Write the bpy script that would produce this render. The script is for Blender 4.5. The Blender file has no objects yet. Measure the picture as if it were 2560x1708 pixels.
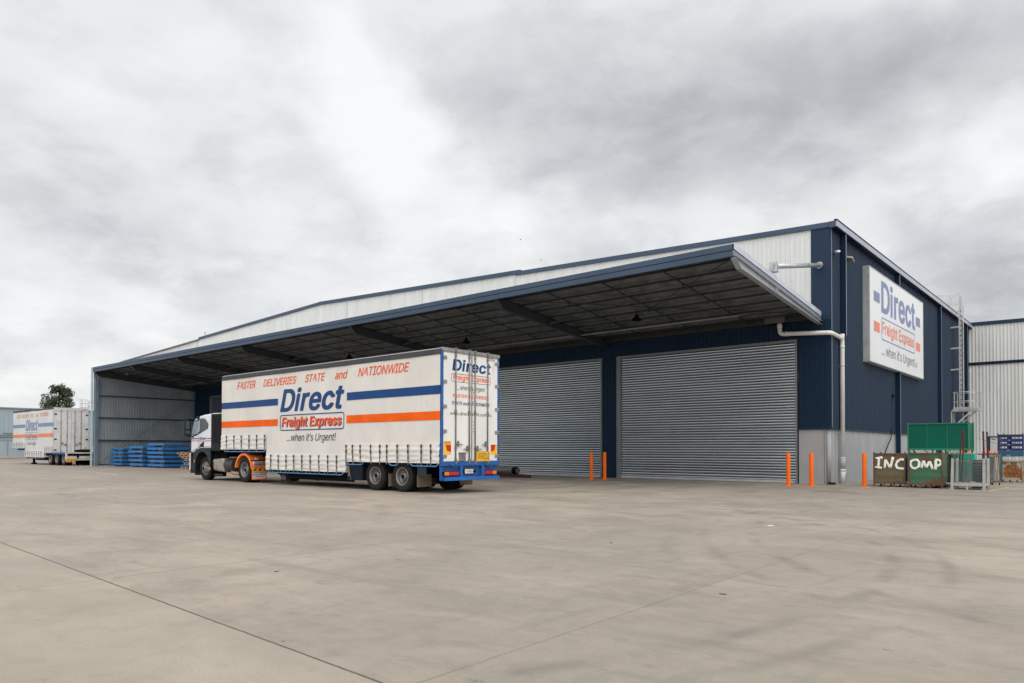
import bpy, math, random
from mathutils import Vector, Matrix, noise
random.seed(7)
R = math.radians
scn = bpy.context.scene
COL = scn.collection

# ------------------------------------------------------------------ camera
cam_d = bpy.data.cameras.new('camera'); cam = bpy.data.objects.new('camera', cam_d); COL.objects.link(cam)
CAM_P = Vector((8.88, -29.11, 1.30))
_yaw, _pit, _rol = R(40.7448), R(0.8913), R(0.1148)
_f = Vector((-math.sin(_yaw)*math.cos(_pit), math.cos(_yaw)*math.cos(_pit), math.sin(_pit)))
_r0 = Vector((math.cos(_yaw), math.sin(_yaw), 0)); _u0 = _r0.cross(_f)
_r = _r0*math.cos(_rol) + _u0*math.sin(_rol); _u = _u0*math.cos(_rol) - _r0*math.sin(_rol)
cam.matrix_world = Matrix(((_r.x, _u.x, -_f.x, CAM_P.x), (_r.y, _u.y, -_f.y, CAM_P.y), (_r.z, _u.z, -_f.z, CAM_P.z), (0, 0, 0, 1)))
cam_d.sensor_width = 36; cam_d.lens = 1807.77/2560*36
cam_d.shift_y = (1097.3-854)/2560
cam_d.clip_start = 0.1; cam_d.clip_end = 3000
scn.camera = cam
scn.view_settings.view_transform = 'Standard'; scn.view_settings.look = 'None'
scn.view_settings.exposure = 0; scn.view_settings.gamma = 1; scn.view_settings.use_curve_mapping = False

# ------------------------------------------------------------------ node helper
class NT:
    def __init__(s, tree): s.t = tree; s.n = tree.nodes; s.l = tree.links
    def _in(s, sock, v):
        if isinstance(v, bpy.types.NodeSocket): s.l.new(v, sock)
        elif v is not None: sock.default_value = v
    def node(s, typ, **kw):
        n = s.n.new(typ)
        for k, v in kw.items(): setattr(n, k, v)
        return n
    def m(s, op, a, b=None, c=None, clamp=False):
        n = s.node('ShaderNodeMath', operation=op, use_clamp=clamp)
        s._in(n.inputs[0], a)
        if b is not None: s._in(n.inputs[1], b)
        if c is not None: s._in(n.inputs[2], c)
        return n.outputs[0]
    def noise(s, vec, scale, detail=4, rough=.55, dist=0, out='Fac'):
        n = s.node('ShaderNodeTexNoise'); s._in(n.inputs['Vector'], vec)
        n.inputs['Scale'].default_value = scale; n.inputs['Detail'].default_value = detail
        n.inputs['Roughness'].default_value = rough; n.inputs['Distortion'].default_value = dist
        return n.outputs[out]
    def rng(s, v, a, b, c=0, d=1, typ='SMOOTHSTEP'):
        n = s.node('ShaderNodeMapRange', interpolation_type=typ); s._in(n.inputs[0], v)
        for i, x in enumerate((a, b, c, d)): s._in(n.inputs[1+i], x)
        return n.outputs[0]
    def mix(s, f, a, b, typ='MIX'):
        n = s.node('ShaderNodeMix', data_type='RGBA', blend_type=typ)
        s._in(n.inputs[0], f); s._in(n.inputs[6], a); s._in(n.inputs[7], b)
        return n.outputs[2]
    def vec(s, op, a, b=None, sc=None):
        n = s.node('ShaderNodeVectorMath', operation=op); s._in(n.inputs[0], a)
        if b is not None: s._in(n.inputs[1], b)
        if sc is not None: s._in(n.inputs['Scale'], sc)
        return n.outputs['Value'] if op in ('DOT_PRODUCT', 'LENGTH', 'DISTANCE') else n.outputs[0]
    def scale(s, v, x, y, z, rot=0):
        n = s.node('ShaderNodeMapping'); s._in(n.inputs[0], v); n.inputs['Scale'].default_value = (x, y, z)
        n.inputs['Rotation'].default_value = (0, 0, rot); return n.outputs[0]
def c4(c): return (c[0], c[1], c[2], 1)

# ------------------------------------------------------------------ overcast sky
world = bpy.data.worlds.new('World'); scn.world = world; world.use_nodes = True
SUN_EL, SUN_AZ = R(56), R(124)         # sun sits behind the clouds, behind and to the right of the camera
w = NT(world.node_tree); w.n.clear()
sky = w.node('ShaderNodeTexSky'); sky.sky_type = 'NISHITA'; sky.sun_disc = False
sky.sun_elevation = SUN_EL; sky.sun_rotation = SUN_AZ
tc = w.node('ShaderNodeTexCoord').outputs['Generated']
sep = w.node('ShaderNodeSeparateXYZ'); w.l.new(tc, sep.inputs[0])
zz = w.m('ADD', w.m('MAXIMUM', sep.outputs[2], 0.0), 0.22)
comb = w.node('ShaderNodeCombineXYZ')
w.l.new(w.m('DIVIDE', sep.outputs[0], zz), comb.inputs[0]); w.l.new(w.m('DIVIDE', sep.outputs[1], zz), comb.inputs[1])
pl = comb.outputs[0]
n1 = w.noise(pl, 1.3, 6, .52, .15)
n2 = w.noise(pl, 3.4, 5, .5, .1)
n3 = w.noise(pl, 7.5, 4, .5, .0)
warp = w.noise(tc, 4.2, 6, .58, 0, 'Color')
wv = w.vec('ADD', tc, w.vec('SCALE', w.vec('SUBTRACT', warp, (.5, .5, .5)), sc=.17))
wv = w.vec('NORMALIZE', wv)
val = w.m('ADD', 0.85, w.m('MULTIPLY', w.m('SUBTRACT', n1, .5), .40))
val = w.m('ADD', val, w.m('MULTIPLY', w.m('SUBTRACT', n2, .5), .26))
val = w.m('ADD', val, w.m('MULTIPLY', w.m('SUBTRACT', n3, .5), .14))
blobs = [  # direction in the world, angular radius (deg), change in brightness
 ((-0.709, 0.492, 0.506), 2.5, 0.16), ((-0.718, 0.516, 0.467), 2.6, 0.20), ((-0.720, 0.548, 0.426), 3.0, 0.22), ((-0.714, 0.581, 0.391), 3.4, 0.22), ((-0.708, 0.609, 0.357), 3.0, 0.16), ((-0.678, 0.615, 0.402), 1.6, 0.08), ((-0.630, 0.714, 0.307), 3.5, 0.16), ((-0.574, 0.762, 0.299), 3.2, 0.12), ((-0.680, 0.682, 0.269), 4.1, 0.10), ((-0.816, 0.497, 0.295), 4.0, 0.07), ((-0.842, 0.480, 0.246), 3.2, 0.06), ((-0.132, 0.948, 0.290), 2.7, 0.16), ((-0.260, 0.923, 0.284), 2.7, 0.16), ((-0.397, 0.865, 0.308), 2.4, 0.10), ((-0.088, 0.943, 0.321), 2.3, 0.14), ((-0.090, 0.964, 0.249), 2.4, 0.10), ((-0.337, 0.883, 0.325), 2.0, 0.06), ((-0.555, 0.720, 0.417), 4.5, -0.13), ((-0.503, 0.769, 0.394), 4.5, -0.17), ((-0.447, 0.801, 0.398), 3.9, -0.16), ((-0.381, 0.831, 0.404), 4.2, -0.16), ((-0.307, 0.866, 0.394), 4.0, -0.20), ((-0.235, 0.883, 0.407), 3.9, -0.20), ((-0.166, 0.900, 0.404), 3.4, -0.30), ((-0.103, 0.901, 0.422), 3.3, -0.30), ((-0.063, 0.900, 0.431), 2.5, -0.15), ((-0.493, 0.736, 0.464), 5.5, -0.08), ((-0.389, 0.794, 0.466), 5.9, -0.10), ((-0.267, 0.844, 0.466), 5.3, -0.10), ((-0.348, 0.872, 0.344), 3.5, -0.07), ((-0.434, 0.829, 0.353), 3.2, -0.08), ((-0.460, 0.824, 0.332), 3.0, -0.06), ((-0.623, 0.645, 0.442), 2.6, -0.10), ((-0.613, 0.679, 0.405), 2.4, -0.08), ((-0.925, 0.249, 0.288), 3.4, -0.15), ((-0.914, 0.310, 0.260), 3.5, -0.12), ((-0.889, 0.371, 0.270), 3.1, -0.08), ((-0.885, 0.226, 0.406), 2.5, -0.08), ((-0.872, 0.422, 0.249), 3.3, -0.06), ((-0.843, 0.458, 0.281), 2.6, -0.05), ((-0.780, 0.544, 0.310), 3.8, -0.05), ((-0.765, 0.583, 0.274), 3.4, -0.03), ((-0.114, 0.975, 0.193), 3.6, -0.30), ((-0.158, 0.961, 0.225), 3.1, -0.14), ((-0.092, 0.982, 0.164), 2.9, -0.14), ((-0.209, 0.946, 0.250), 2.3, -0.06), ((-0.943, 0.271, 0.193), 3.9, 0.05), ((-0.958, 0.260, 0.124), 3.2, 0.06), ((-0.952, 0.295, 0.076), 2.7, 0.08), ((-0.916, 0.346, 0.202), 3.5, 0.03), ((-0.907, 0.389, 0.159), 3.0, 0.05), ((-0.444, 0.847, 0.293), 3.9, -0.06), ((-0.533, 0.777, 0.336), 3.1, -0.05),
]
for c, r, a in blobs:
    c = Vector(c).normalized()
    d = w.vec('DOT_PRODUCT', wv, tuple(c))
    val = w.m('ADD', val, w.rng(d, math.cos(R(r*1.6)), math.cos(R(r*.1)), 0, a*(.50 if a > 0 else .46)))
# broken, puffy cloud: sharper on its upper edges, strongest in the lower half of the sky
comb2 = w.node('ShaderNodeCombineXYZ'); w.l.new(sep.outputs[0], comb2.inputs[0]); w.l.new(sep.outputs[1], comb2.inputs[1]); w.l.new(w.m('MULTIPLY', sep.outputs[2], 2.1), comb2.inputs[2])
pf = w.noise(comb2.outputs[0], 6.5, 9, .60, .25); pf2 = w.noise(comb2.outputs[0], 13, 8, .62, .2)
puff = w.m('ADD', w.m('MULTIPLY', w.rng(pf, .40, .60, -.5, .5), .13), w.m('MULTIPLY', w.m('SUBTRACT', pf2, .5), .16))
val = w.m('ADD', val, w.m('MULTIPLY', puff, w.rng(sep.outputs[2], .05, .55, 1.0, .55)))
over = w.m('MAXIMUM', w.m('SUBTRACT', val, .86), 0.0)       # thick cloud never gets much brighter than paper white
val = w.m('SUBTRACT', val, w.m('MULTIPLY', over, .28))
val = w.m('MINIMUM', w.m('MAXIMUM', val, .42), 1.0)
# glow added in the unseen sky behind the camera, to brighten facing walls
GL = Vector((.80*.74, -.60*.74, .67)).normalized()
val0 = val
val = w.m('ADD', val, w.rng(w.vec('DOT_PRODUCT', tc, tuple(GL)), .10, .95, 0, 1.25))
tint = w.mix(w.rng(val, .45, .95), (.955, .985, 1.035, 1), (.99, 1.003, 1.006, 1))
tint = w.mix(w.rng(n2, .42, .62), tint, w.mix(w.rng(val, .5, .95), (.975, .978, 1.025, 1), (1, 1, 1, 1)))
gr = w.node('ShaderNodeCombineColor')
for i in range(3): w.l.new(val, gr.inputs[i])
clouds = w.mix(1, gr.outputs[0], tint, 'MULTIPLY')
skyc = w.mix(1, sky.outputs[0], (.1, .1, .1, 1), 'MULTIPLY')
final = w.mix(.07, clouds, skyc)
bg = w.node('ShaderNodeBackground'); w.l.new(final, bg.inputs[0]); bg.inputs[1].default_value = 1.0
wo = w.node('ShaderNodeOutputWorld'); w.l.new(bg.outputs[0], wo.inputs[0])

sun_d = bpy.data.lights.new('sun', 'SUN'); sun = bpy.data.objects.new('sun', sun_d); COL.objects.link(sun)
sun_d.energy = 0.7; sun_d.angle = R(25); sun_d.color = (1, .955, .88)
# direction towards the sun matching the sky texture rotation (clockwise from +Y)
sd = Vector((math.sin(SUN_AZ)*math.cos(SUN_EL), math.cos(SUN_AZ)*math.cos(SUN_EL), math.sin(SUN_EL)))
sun.rotation_euler = sd.to_track_quat('Z', 'Y').to_euler()

# ------------------------------------------------------------------ materials
MATS = {}
def mat(name, col, rough=.6, metal=0, var=.06, vs=1.5, bump=0, bs=30, dirt=None, dirt_amt=0, dirt_scale=.8, spec=.5, coat=0, stretch=(1, 1, 1), seams=0):
    if name in MATS: return MATS[name]
    m = bpy.data.materials.new(name); m.use_nodes = True; t = NT(m.node_tree)
    b = t.n['Principled BSDF']; b.inputs['Roughness'].default_value = rough; b.inputs['Metallic'].default_value = metal
    b.inputs['Specular IOR Level'].default_value = spec
    if coat: b.inputs['Coat Weight'].default_value = coat; b.inputs['Coat Roughness'].default_value = .12
    co = t.node('ShaderNodeTexCoord').outputs['Object']; co = t.scale(co, *stretch)
    f = t.noise(co, vs, 5, .6)
    lo = tuple(max(0, x*(1-var*2)) for x in col); hi = tuple(min(1, x*(1+var*2)) for x in col)
    c = t.mix(t.rng(f, .25, .75), c4(lo), c4(hi))
    if dirt:
        g = t.noise(co, dirt_scale, 7, .68, .4)
        c = t.mix(t.rng(g, .62-dirt_amt*.4, .78-dirt_amt*.2, 0, min(1, .35+dirt_amt)), c, c4(dirt))
    if seams:
        sx_ = t.node('ShaderNodeSeparateXYZ'); t.l.new(t.node('ShaderNodeTexCoord').outputs['Object'], sx_.inputs[0])
        fr = t.m('ABSOLUTE', t.m('SUBTRACT', t.m('FRACT', t.m('DIVIDE', sx_.outputs[0], seams)), .5))
        c = t.mix(t.rng(fr, .0, .012, .30, 0), c, c4(tuple(x*.62 for x in col)))
        run = t.noise(t.scale(t.node('ShaderNodeTexCoord').outputs['Object'], 5, 1, .45), 1.3, 6, .65, .2)
        c = t.mix(t.rng(run, .54, .74, 0, .30), c, c4(tuple(x*.70 for x in col)))
    t.l.new(c, b.inputs['Base Color'])
    if bump:
        bn = t.node('ShaderNodeBump'); bn.inputs['Strength'].default_value = bump; bn.inputs['Distance'].default_value = .01
        t.l.new(t.noise(co, bs, 4, .6), bn.inputs['Height']); t.l.new(bn.outputs[0], b.inputs['Normal'])
    t.l.new(t.rng(f, .2, .8, rough*.85, min(1, rough*1.15)), b.inputs['Roughness'])
    MATS[name] = m; return m

def ground_mat():
    m = bpy.data.materials.new('yard_concrete'); m.use_nodes = True; t = NT(m.node_tree); b = t.n['Principled BSDF']
    co = t.node('ShaderNodeTexCoord').outputs['Object']
    big = t.noise(co, .10, 5, .55, .3); mid = t.noise(co, .55, 6, .6, .4); fine = t.noise(co, 5, 6, .65, .2); grit = t.noise(co, 60, 3, .7)
    c = t.mix(t.rng(mid, .32, .68), (.335, .292, .250, 1), (.470, .415, .352, 1))
    c = t.mix(t.rng(big, .40, .60, 0, .60), c, (.315, .288, .262, 1))
    m2 = t.noise(t.scale(co, .8, 1.5, 1, .1), 3.4, 9, .74, .5)
    c = t.mix(t.rng(m2, .48, .68, 0, .52), c, (.25, .222, .195, 1))
    c = t.mix(t.rng(fine, .3, .75, 0, .30), c, (.50, .445, .385, 1))
    # darker scuffed and stained patches, stretched along the driving direction
    sw = t.noise(t.scale(co, .22, 1.1, 1, .25), 1.4, 6, .62, .5)
    c = t.mix(t.rng(sw, .50, .74, 0, .42), c, (.225, .203, .182, 1))
    sw2 = t.noise(t.scale(co, 1.6, .35, 1, -.5), 1.6, 6, .65, .6)
    c = t.mix(t.rng(sw2, .52, .74, 0, .34), c, (.205, .190, .175, 1))
    # small dark flecks and oil spots
    vo = t.node('ShaderNodeTexVoronoi'); t.l.new(t.scale(co, 1, 1.7, 1, .4), vo.inputs['Vector']); vo.inputs['Scale'].default_value = 1.6
    sp = t.m('MULTIPLY', t.rng(vo.outputs['Distance'], .035, .075, 1, 0), t.rng(t.noise(co, 1.1, 3), .46, .56))
    sp = t.m('MULTIPLY', sp, t.rng(t.noise(co, 40, 3), .42, .58))
    c = t.mix(t.m('MULTIPLY', sp, .92), c, (.09, .08, .075, 1))
    vo2 = t.node('ShaderNodeTexVoronoi'); t.l.new(co, vo2.inputs['Vector']); vo2.inputs['Scale'].default_value = 6
    sp2 = t.m('MULTIPLY', t.rng(vo2.outputs['Distance'], .05, .11, 1, 0), t.rng(t.noise(co, 2.3, 3), .52, .66))
    c = t.mix(t.m('MULTIPLY', sp2, .62), c, (.17, .15, .135, 1))
    vo3 = t.node('ShaderNodeTexVoronoi'); t.l.new(t.scale(co, 1, 2.1, 1, 1.0), vo3.inputs['Vector']); vo3.inputs['Scale'].default_value = 1.05
    sp3 = t.m('MULTIPLY', t.rng(vo3.outputs['Distance'], .05, .13, 1, 0), t.rng(t.noise(co, 26, 4, .7), .47, .56))
    c = t.mix(t.m('MULTIPLY', sp3, t.rng(t.noise(co, .8, 3), .45, .6, 0, .7)), c, (.11, .10, .09, 1))
    red = t.m('MULTIPLY', t.rng(vo2.outputs['Distance'], .06, .13, 1, 0), t.rng(t.noise(co, .7, 2), .66, .70))
    c = t.mix(t.m('MULTIPLY', red, .5), c, (.28, .13, .10, 1))
    pale = t.noise(t.scale(co, .35, .8, 1, -.2), 1.1, 7, .66, .5)
    c = t.mix(t.rng(pale, .54, .72, 0, .50), c, (.56, .50, .43, 1))
    # tyre scrub: long soft curved streaks made of concentric rings round far points
    sx = t.node('ShaderNodeSeparateXYZ'); t.l.new(co, sx.inputs[0]); X, Y = sx.outputs[0], sx.outputs[1]
    for cx, cy, rr, wd, am in ((-14, -33, 17.5, .35, .30), (-14, -33, 19.4, .3, .25), (22, -2, 21.0, .3, .25), (22, -2, 23.0, .3, .2), (4, -40, 24, .4, .22), (4, -40, 26.1, .4, .22), (-30, 12, 31, .5, .2), (8.0, -18.0, 4.6, .14, .22), (-2, -22, 9.0, .16, .42), (-2, -22, 9.55, .14, .36), (14, -14, 10.5, .15, .40), (14, -14, 11.2, .15, .34), (-12, -8, 14, .2, .38)):
        d = t.m('SQRT', t.m('ADD', t.m('POWER', t.m('ABSOLUTE', t.m('SUBTRACT', X, cx)), 2), t.m('POWER', t.m('ABSOLUTE', t.m('SUBTRACT', Y, cy)), 2)))
        e = t.m('ABSOLUTE', t.m('SUBTRACT', d, rr))
        k = t.m('MULTIPLY', t.rng(e, 0, wd, am, 0), t.rng(t.noise(co, .9, 5, .65), .42, .62))
        c = t.mix(k, c, (.17, .155, .14, 1))
    # rubber tracks at each door, painted dark to stand in for canopy shade
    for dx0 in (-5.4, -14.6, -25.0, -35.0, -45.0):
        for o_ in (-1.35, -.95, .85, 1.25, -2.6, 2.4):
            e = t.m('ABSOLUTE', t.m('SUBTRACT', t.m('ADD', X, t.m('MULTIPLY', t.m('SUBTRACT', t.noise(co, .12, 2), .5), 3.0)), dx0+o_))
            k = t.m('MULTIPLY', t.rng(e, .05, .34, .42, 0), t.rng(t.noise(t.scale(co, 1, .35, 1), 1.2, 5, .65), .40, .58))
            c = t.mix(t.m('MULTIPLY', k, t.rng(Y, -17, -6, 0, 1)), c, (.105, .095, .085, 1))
    apron_shade = t.m('MULTIPLY', t.rng(t.noise(t.scale(co, .5, .9, 1), 1.0, 7, .68, .7), .38, .62, 0, .55), t.rng(t.m('ADD', Y, t.m('MULTIPLY', t.m('SUBTRACT', t.noise(co, .25, 4), .5), 14)), -10.5, -3.5, 0, 1))  # patchy dark apron, canopy shade put into the concrete colour
    c = t.mix(apron_shade, c, (.14, .125, .11, 1))
    # slab joints on a grid turned a little from the building
    th = R(2.6); ca, sa = math.cos(th), math.sin(th)
    wob = t.m('MULTIPLY', t.m('SUBTRACT', t.noise(co, 7, 4, .6), .5), .022)
    U = t.m('ADD', t.m('ADD', X, t.m('MULTIPLY', Y, .0225)), wob)
    V = t.m('ADD', t.m('ADD', t.m('MULTIPLY', X, sa), t.m('MULTIPLY', Y, ca)), wob)
    def uv(x, y): return x+.0225*y, x*sa + y*ca
    def line(coord, pos, wd, am, lim=None):
        nonlocal c
        e = t.m('ABSOLUTE', t.m('SUBTRACT', coord, pos))
        k = t.rng(e, wd*.5, wd*1.25, am, 0)
        if lim: k = t.m('MULTIPLY', k, lim)
        c = t.mix(k, c, (.055, .048, .042, 1))
    a0 = uv(1.05, -26.3); c0 = uv(5.82, -25.54); d0 = uv(5.8, -22.14)
    line(V, a0[1], .010, .97)
    line(U, a0[0], .008, .85, t.rng(Y, -16, -23, 0, 1))
    line(U, c0[0], .0045, .62, t.rng(Y, -9.5, -15, 0, 1))
    line(V, d0[1], .0045, .5, t.rng(X, 2.4, 3.6, 0, 1))
    line(V, uv(5.73, -17.42)[1], .006, .4, t.rng(X, 5.2, 5.9, 0, 1))
    line(V, uv(0, -13.1)[1], .010, .25); line(V, uv(0, -4.6)[1], .012, .35); line(V, uv(0, -8.8)[1], .008, .2)
    line(U, uv(-8.7, -15)[0], .010, .35); line(U, uv(-18.0, -15)[0], .010, .3); line(U, uv(-27, -15)[0], .012, .3); line(U, uv(15.3, -15)[0], .01, .3)
    # irregular hairline cracks
    cr = t.m('ABSOLUTE', t.m('SUBTRACT', t.noise(co, .42, 8, .62, .6), .5))
    c = t.mix(t.m('MULTIPLY', t.rng(cr, .0, .0016, .55, 0), t.rng(t.noise(co, .3, 2), .5, .6)), c, (.13, .12, .11, 1))
    # the slab beyond joint A towards the camera is newer and paler
    c = t.mix(t.m('MULTIPLY', t.rng(V, a0[1]-.02, a0[1], .34, 0, 'LINEAR'), 1), c, (.47, .42, .345, 1))
    c = t.mix(t.rng(grit, .3, .7, 0, .26), c, (.20, .18, .16, 1))
    c = t.mix(1, c, (.80, .775, .735, 1), 'MULTIPLY')
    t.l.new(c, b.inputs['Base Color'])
    t.l.new(t.rng(mid, .3, .7, .58, .80), b.inputs['Roughness']); b.inputs['Specular IOR Level'].default_value = .35
    bn = t.node('ShaderNodeBump'); bn.inputs['Strength'].default_value = .25; bn.inputs['Distance'].default_value = .006
    t.l.new(t.m('ADD', grit, t.m('MULTIPLY', fine, .6)), bn.inputs['Height']); t.l.new(bn.outputs[0], b.inputs['Normal'])
    return m

def rusty(name, paint, rust=(.115, .05, .022), amt=.5, paint2=None, scale=2.2, stretch=(1, 1, .6)):
    if name in MATS: return MATS[name]
    m = bpy.data.materials.new(name); m.use_nodes = True; t = NT(m.node_tree); b = t.n['Principled BSDF']
    co = t.scale(t.node('ShaderNodeTexCoord').outputs['Object'], *stretch)
    a = t.noise(co, scale, 8, .68, .7); d = t.noise(co, scale*5, 6, .7, .3)
    c = c4(paint)
    if paint2: c = t.mix(t.rng(t.noise(co, scale*.7, 5, .6, .5), .5, .58), c, c4(paint2))
    rc = t.mix(t.rng(d, .3, .7), c4(tuple(x*.45 for x in rust)), c4(tuple(min(1, x*1.7) for x in rust)))
    e = t.m('ADD', t.m('MULTIPLY', a, .75), t.m('MULTIPLY', d, .25))
    c = t.mix(t.rng(e, .62-amt*.28, .70-amt*.28), c, rc)
    t.l.new(c, b.inputs['Base Color']); b.inputs['Roughness'].default_value = .75
    bn = t.node('ShaderNodeBump'); bn.inputs['Strength'].default_value = .5; bn.inputs['Distance'].default_value = .006
    t.l.new(d, bn.inputs['Height']); t.l.new(bn.outputs[0], b.inputs['Normal'])
    MATS[name] = m; return m

def wire_mat(name, col, pitch, wire):
    """woven wire mesh: a real grid of holes in one sheet"""
    m = bpy.data.materials.new(name); m.use_nodes = True; t = NT(m.node_tree); b = t.n['Principled BSDF']
    b.inputs['Base Color'].default_value = c4(col); b.inputs['Roughness'].default_value = .5; b.inputs['Metallic'].default_value = .6
    MATS[name] = m; return m

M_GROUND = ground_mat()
NAVY = mat('navy_sheet', (.010, .027, .056), .45, 0, .05, .6, dirt=(.03, .045, .07), dirt_amt=.05, dirt_scale=.5, spec=.25)
NAVY_D = mat('navy_shaded', (.007, .020, .044), .5, 0, .05, 1, spec=.12)  # darker copy of the navy sheet, canopy shade put into its colour
FASC = mat('navy_fascia', (.047, .076, .122), .45, 0, .06, .35, spec=.3)
WHITE = mat('offwhite_sheet', (.63, .64, .63), .42, 0, .035, .5, dirt=(.45, .45, .43), dirt_amt=.05, dirt_scale=.9, stretch=(3, 3, .4))
WHITE2 = mat('offwhite_annexe_sheet', (.60, .60, .58), .45, 0, .05, .5, dirt=(.40, .39, .35), dirt_amt=.10, dirt_scale=1.1, stretch=(4, 4, .3))
GUTTER = mat('pale_gutter', (.34, .36, .42), .35, .1, .05, .8)
GALV = mat('galvanised_steel', (.46, .475, .49), .42, .75, .10, 6, bump=.05, bs=20)
GALV_D = mat('dull_galvanised', (.30, .305, .315), .5, .5, .12, 3, bump=.1, bs=18)
DOORM = mat('roller_door_steel', (.67, .735, .785), .15, 1.0, .04, .7, stretch=(.3, 1, 1.2))
JAMB = mat('grey_jamb', (.16, .16, .17), .5, .3, .06, 2)
CONC = mat('precast_concrete', (.30, .305, .315), .85, 0, .05, 1.1, bump=.25, bs=25, dirt=(.22, .21, .20), dirt_amt=.10, dirt_scale=.8, stretch=(1, 1, .45))
CONC_W = mat('precast_concrete_warm', (.30, .288, .288), .85, 0, .05, 1.1, bump=.25, bs=25, dirt=(.24, .215, .20), dirt_amt=.08, dirt_scale=.9)
PVC = mat('white_pvc', (.62, .61, .58), .38, 0, .04, 2, dirt=(.4, .38, .34), dirt_amt=.08, dirt_scale=3)
FOIL = mat('insulation_foil', (.195, .203, .208), .38, .3, .25, 2.5, bump=.9, bs=6)
PURL = mat('purlin_shade_steel', (.028, .030, .030), .5, .2, .12, 3)  # dark copy of the purlin steel, flange shade put into the colour
PWEB = mat('purlin_web', (.135, .142, .145), .5, .2, .15, 2)
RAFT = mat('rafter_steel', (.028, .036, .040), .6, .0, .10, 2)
ENDIN = mat('endwall_inner_face', (.25, .275, .29), .5, .1, .06, 1.0)
ENDGIRT = mat('dark_teal_girt', (.028, .045, .055), .55, 0, .08, 2)
ENDCOL = mat('blue_grey_column', (.115, .16, .20), .5, .1, .08, 2)
ENDTRIM = mat('pale_blue_flashing', (.33, .42, .45), .4, .1, .05, 2)
ORANGE = mat('safety_orange', (.78, .125, .002), .55, 0, .05, 3, dirt=(.35, .12, .05), dirt_amt=.06, dirt_scale=5, spec=.15)
RUBBER = mat('tyre_rubber', (.016, .016, .016), .85, 0, .15, 12, bump=.2, bs=60, dirt=(.05, .043, .036), dirt_amt=.10, dirt_scale=5, spec=.2)
RIM = mat('dusty_steel_rim', (.19, .18, .17), .45, .45, .12, 6, dirt=(.13, .10, .08), dirt_amt=.2, dirt_scale=6)
BLACK = mat('black_steel', (.004, .004, .006), .7, 0, .2, 5, dirt=(.018, .016, .014), dirt_amt=.06, dirt_scale=4, spec=.08)
PLASTIC = mat('dark_grey_plastic', (.007, .008, .010), .45, 0, .10, 6, spec=.18)
PLASTIC2 = mat('slate_plastic', (.017, .021, .028), .42, 0, .08, 5, spec=.25)
CABW = mat('white_cab_paint', (.68, .70, .74), .22, 0, .02, 2, coat=.6, dirt=(.5, .5, .5), dirt_amt=.03, dirt_scale=2)
GLASS = mat('cab_glass', (.035, .045, .055), .06, 0, .02, 2, spec=.9, coat=.8)
GLASS2 = mat('cab_glass_lit', (.30, .36, .43), .10, 0, .12, 3, spec=.9, coat=.6)
CURT = mat('curtain_vinyl', (.64, .61, .57), .42, 0, .035, .9, dirt=(.50, .465, .41), dirt_amt=.10, dirt_scale=.8, spec=.45, stretch=(1, 1, .8), seams=1.22)
CURT2 = mat('curtain_vinyl_grey', (.60, .60, .585), .38, 0, .035, .7, dirt=(.5, .49, .46), dirt_amt=.06, dirt_scale=.8, stretch=(1, 1, .8))
DOORW = mat('trailer_door_white', (.70, .685, .66), .35, 0, .03, 1.2, dirt=(.44, .38, .32), dirt_amt=.12, dirt_scale=2.2, stretch=(1, 1.3, .35))
STEELB = mat('brown_grey_lock_steel', (.20, .185, .165), .5, .4, .15, 8, dirt=(.09, .06, .04), dirt_amt=.2, dirt_scale=9)
ALU = mat('aluminium_rail', (.30, .29, .275), .45, .5, .10, 4)
ALU_D = mat('dark_aluminium_rail', (.050, .048, .055), .5, .1, .12, 2, spec=.3)
BLUEP = mat('trailer_blue', (.008, .085, .30), .42, 0, .08, 3, dirt=(.05, .07, .10), dirt_amt=.12, dirt_scale=5)
BLUEL = mat('light_blue_rail', (.07, .22, .42), .45, 0, .10, 5)
LBLUE = mat('logo_blue', (.008, .050, .175), .45, 0, .08, 1.5, spec=.2)
LORANGE = mat('logo_orange', (.78, .105, .004), .5, 0, .07, 1.5, spec=.15)
LBLACK = mat('letter_black', (.035, .035, .04), .5, 0, .05, 2)
LBLUE_F = mat('logo_blue_hazed', (.15, .235, .42), .35, 0, .08, 1.5)  # far trailer logos paler, gloss haze put into their colours
LORANGE_F = mat('logo_orange_hazed', (.74, .20, .08), .35, 0, .10, 1.5)
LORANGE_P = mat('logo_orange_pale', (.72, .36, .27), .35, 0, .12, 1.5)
LBLACK_F = mat('letter_grey_hazed', (.20, .20, .20), .5, 0, .1, 2)
SBLUE = mat('sign_blue', (.16, .19, .36), .4, 0, .04, 1)
SORANGE = mat('sign_orange', (.70, .20, .11), .4, 0, .05, 1)
SGREY = mat('sign_grey_letters', (.16, .16, .18), .4, 0, .05, 1)
SWHITE = mat('sign_white', (.70, .71, .725), .3, 0, .02, .4, dirt=(.56, .57, .57), dirt_amt=.14, dirt_scale=.35)
RED = mat('reflector_red', (.50, .008, .015), .3, 0, .05, 3)
AMBER = mat('amber_lens', (.75, .20, .01), .3, 0, .05, 3)
YELLOW = mat('plate_yellow', (.78, .44, .012), .4, 0, .05, 3, dirt=(.4, .25, .03), dirt_amt=.05, dirt_scale=5)
MARKY = mat('faded_line_yellow', (.52, .40, .17), .8, 0, .15, 4, dirt=(.36, .32, .26), dirt_amt=.4, dirt_scale=3)
MARKW = mat('line_white', (.62, .61, .59), .7, 0, .08, 3, dirt=(.45, .42, .38), dirt_amt=.15, dirt_scale=3)
TIMBER = mat('pallet_timber', (.42, .24, .115), .8, 0, .18, 5, stretch=(1, 1, 3))
BBLUE = mat('blue_panel_pack', (.010, .155, .43), .45, 0, .10, 1.5, dirt=(.05, .2, .45), dirt_amt=.1)
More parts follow.
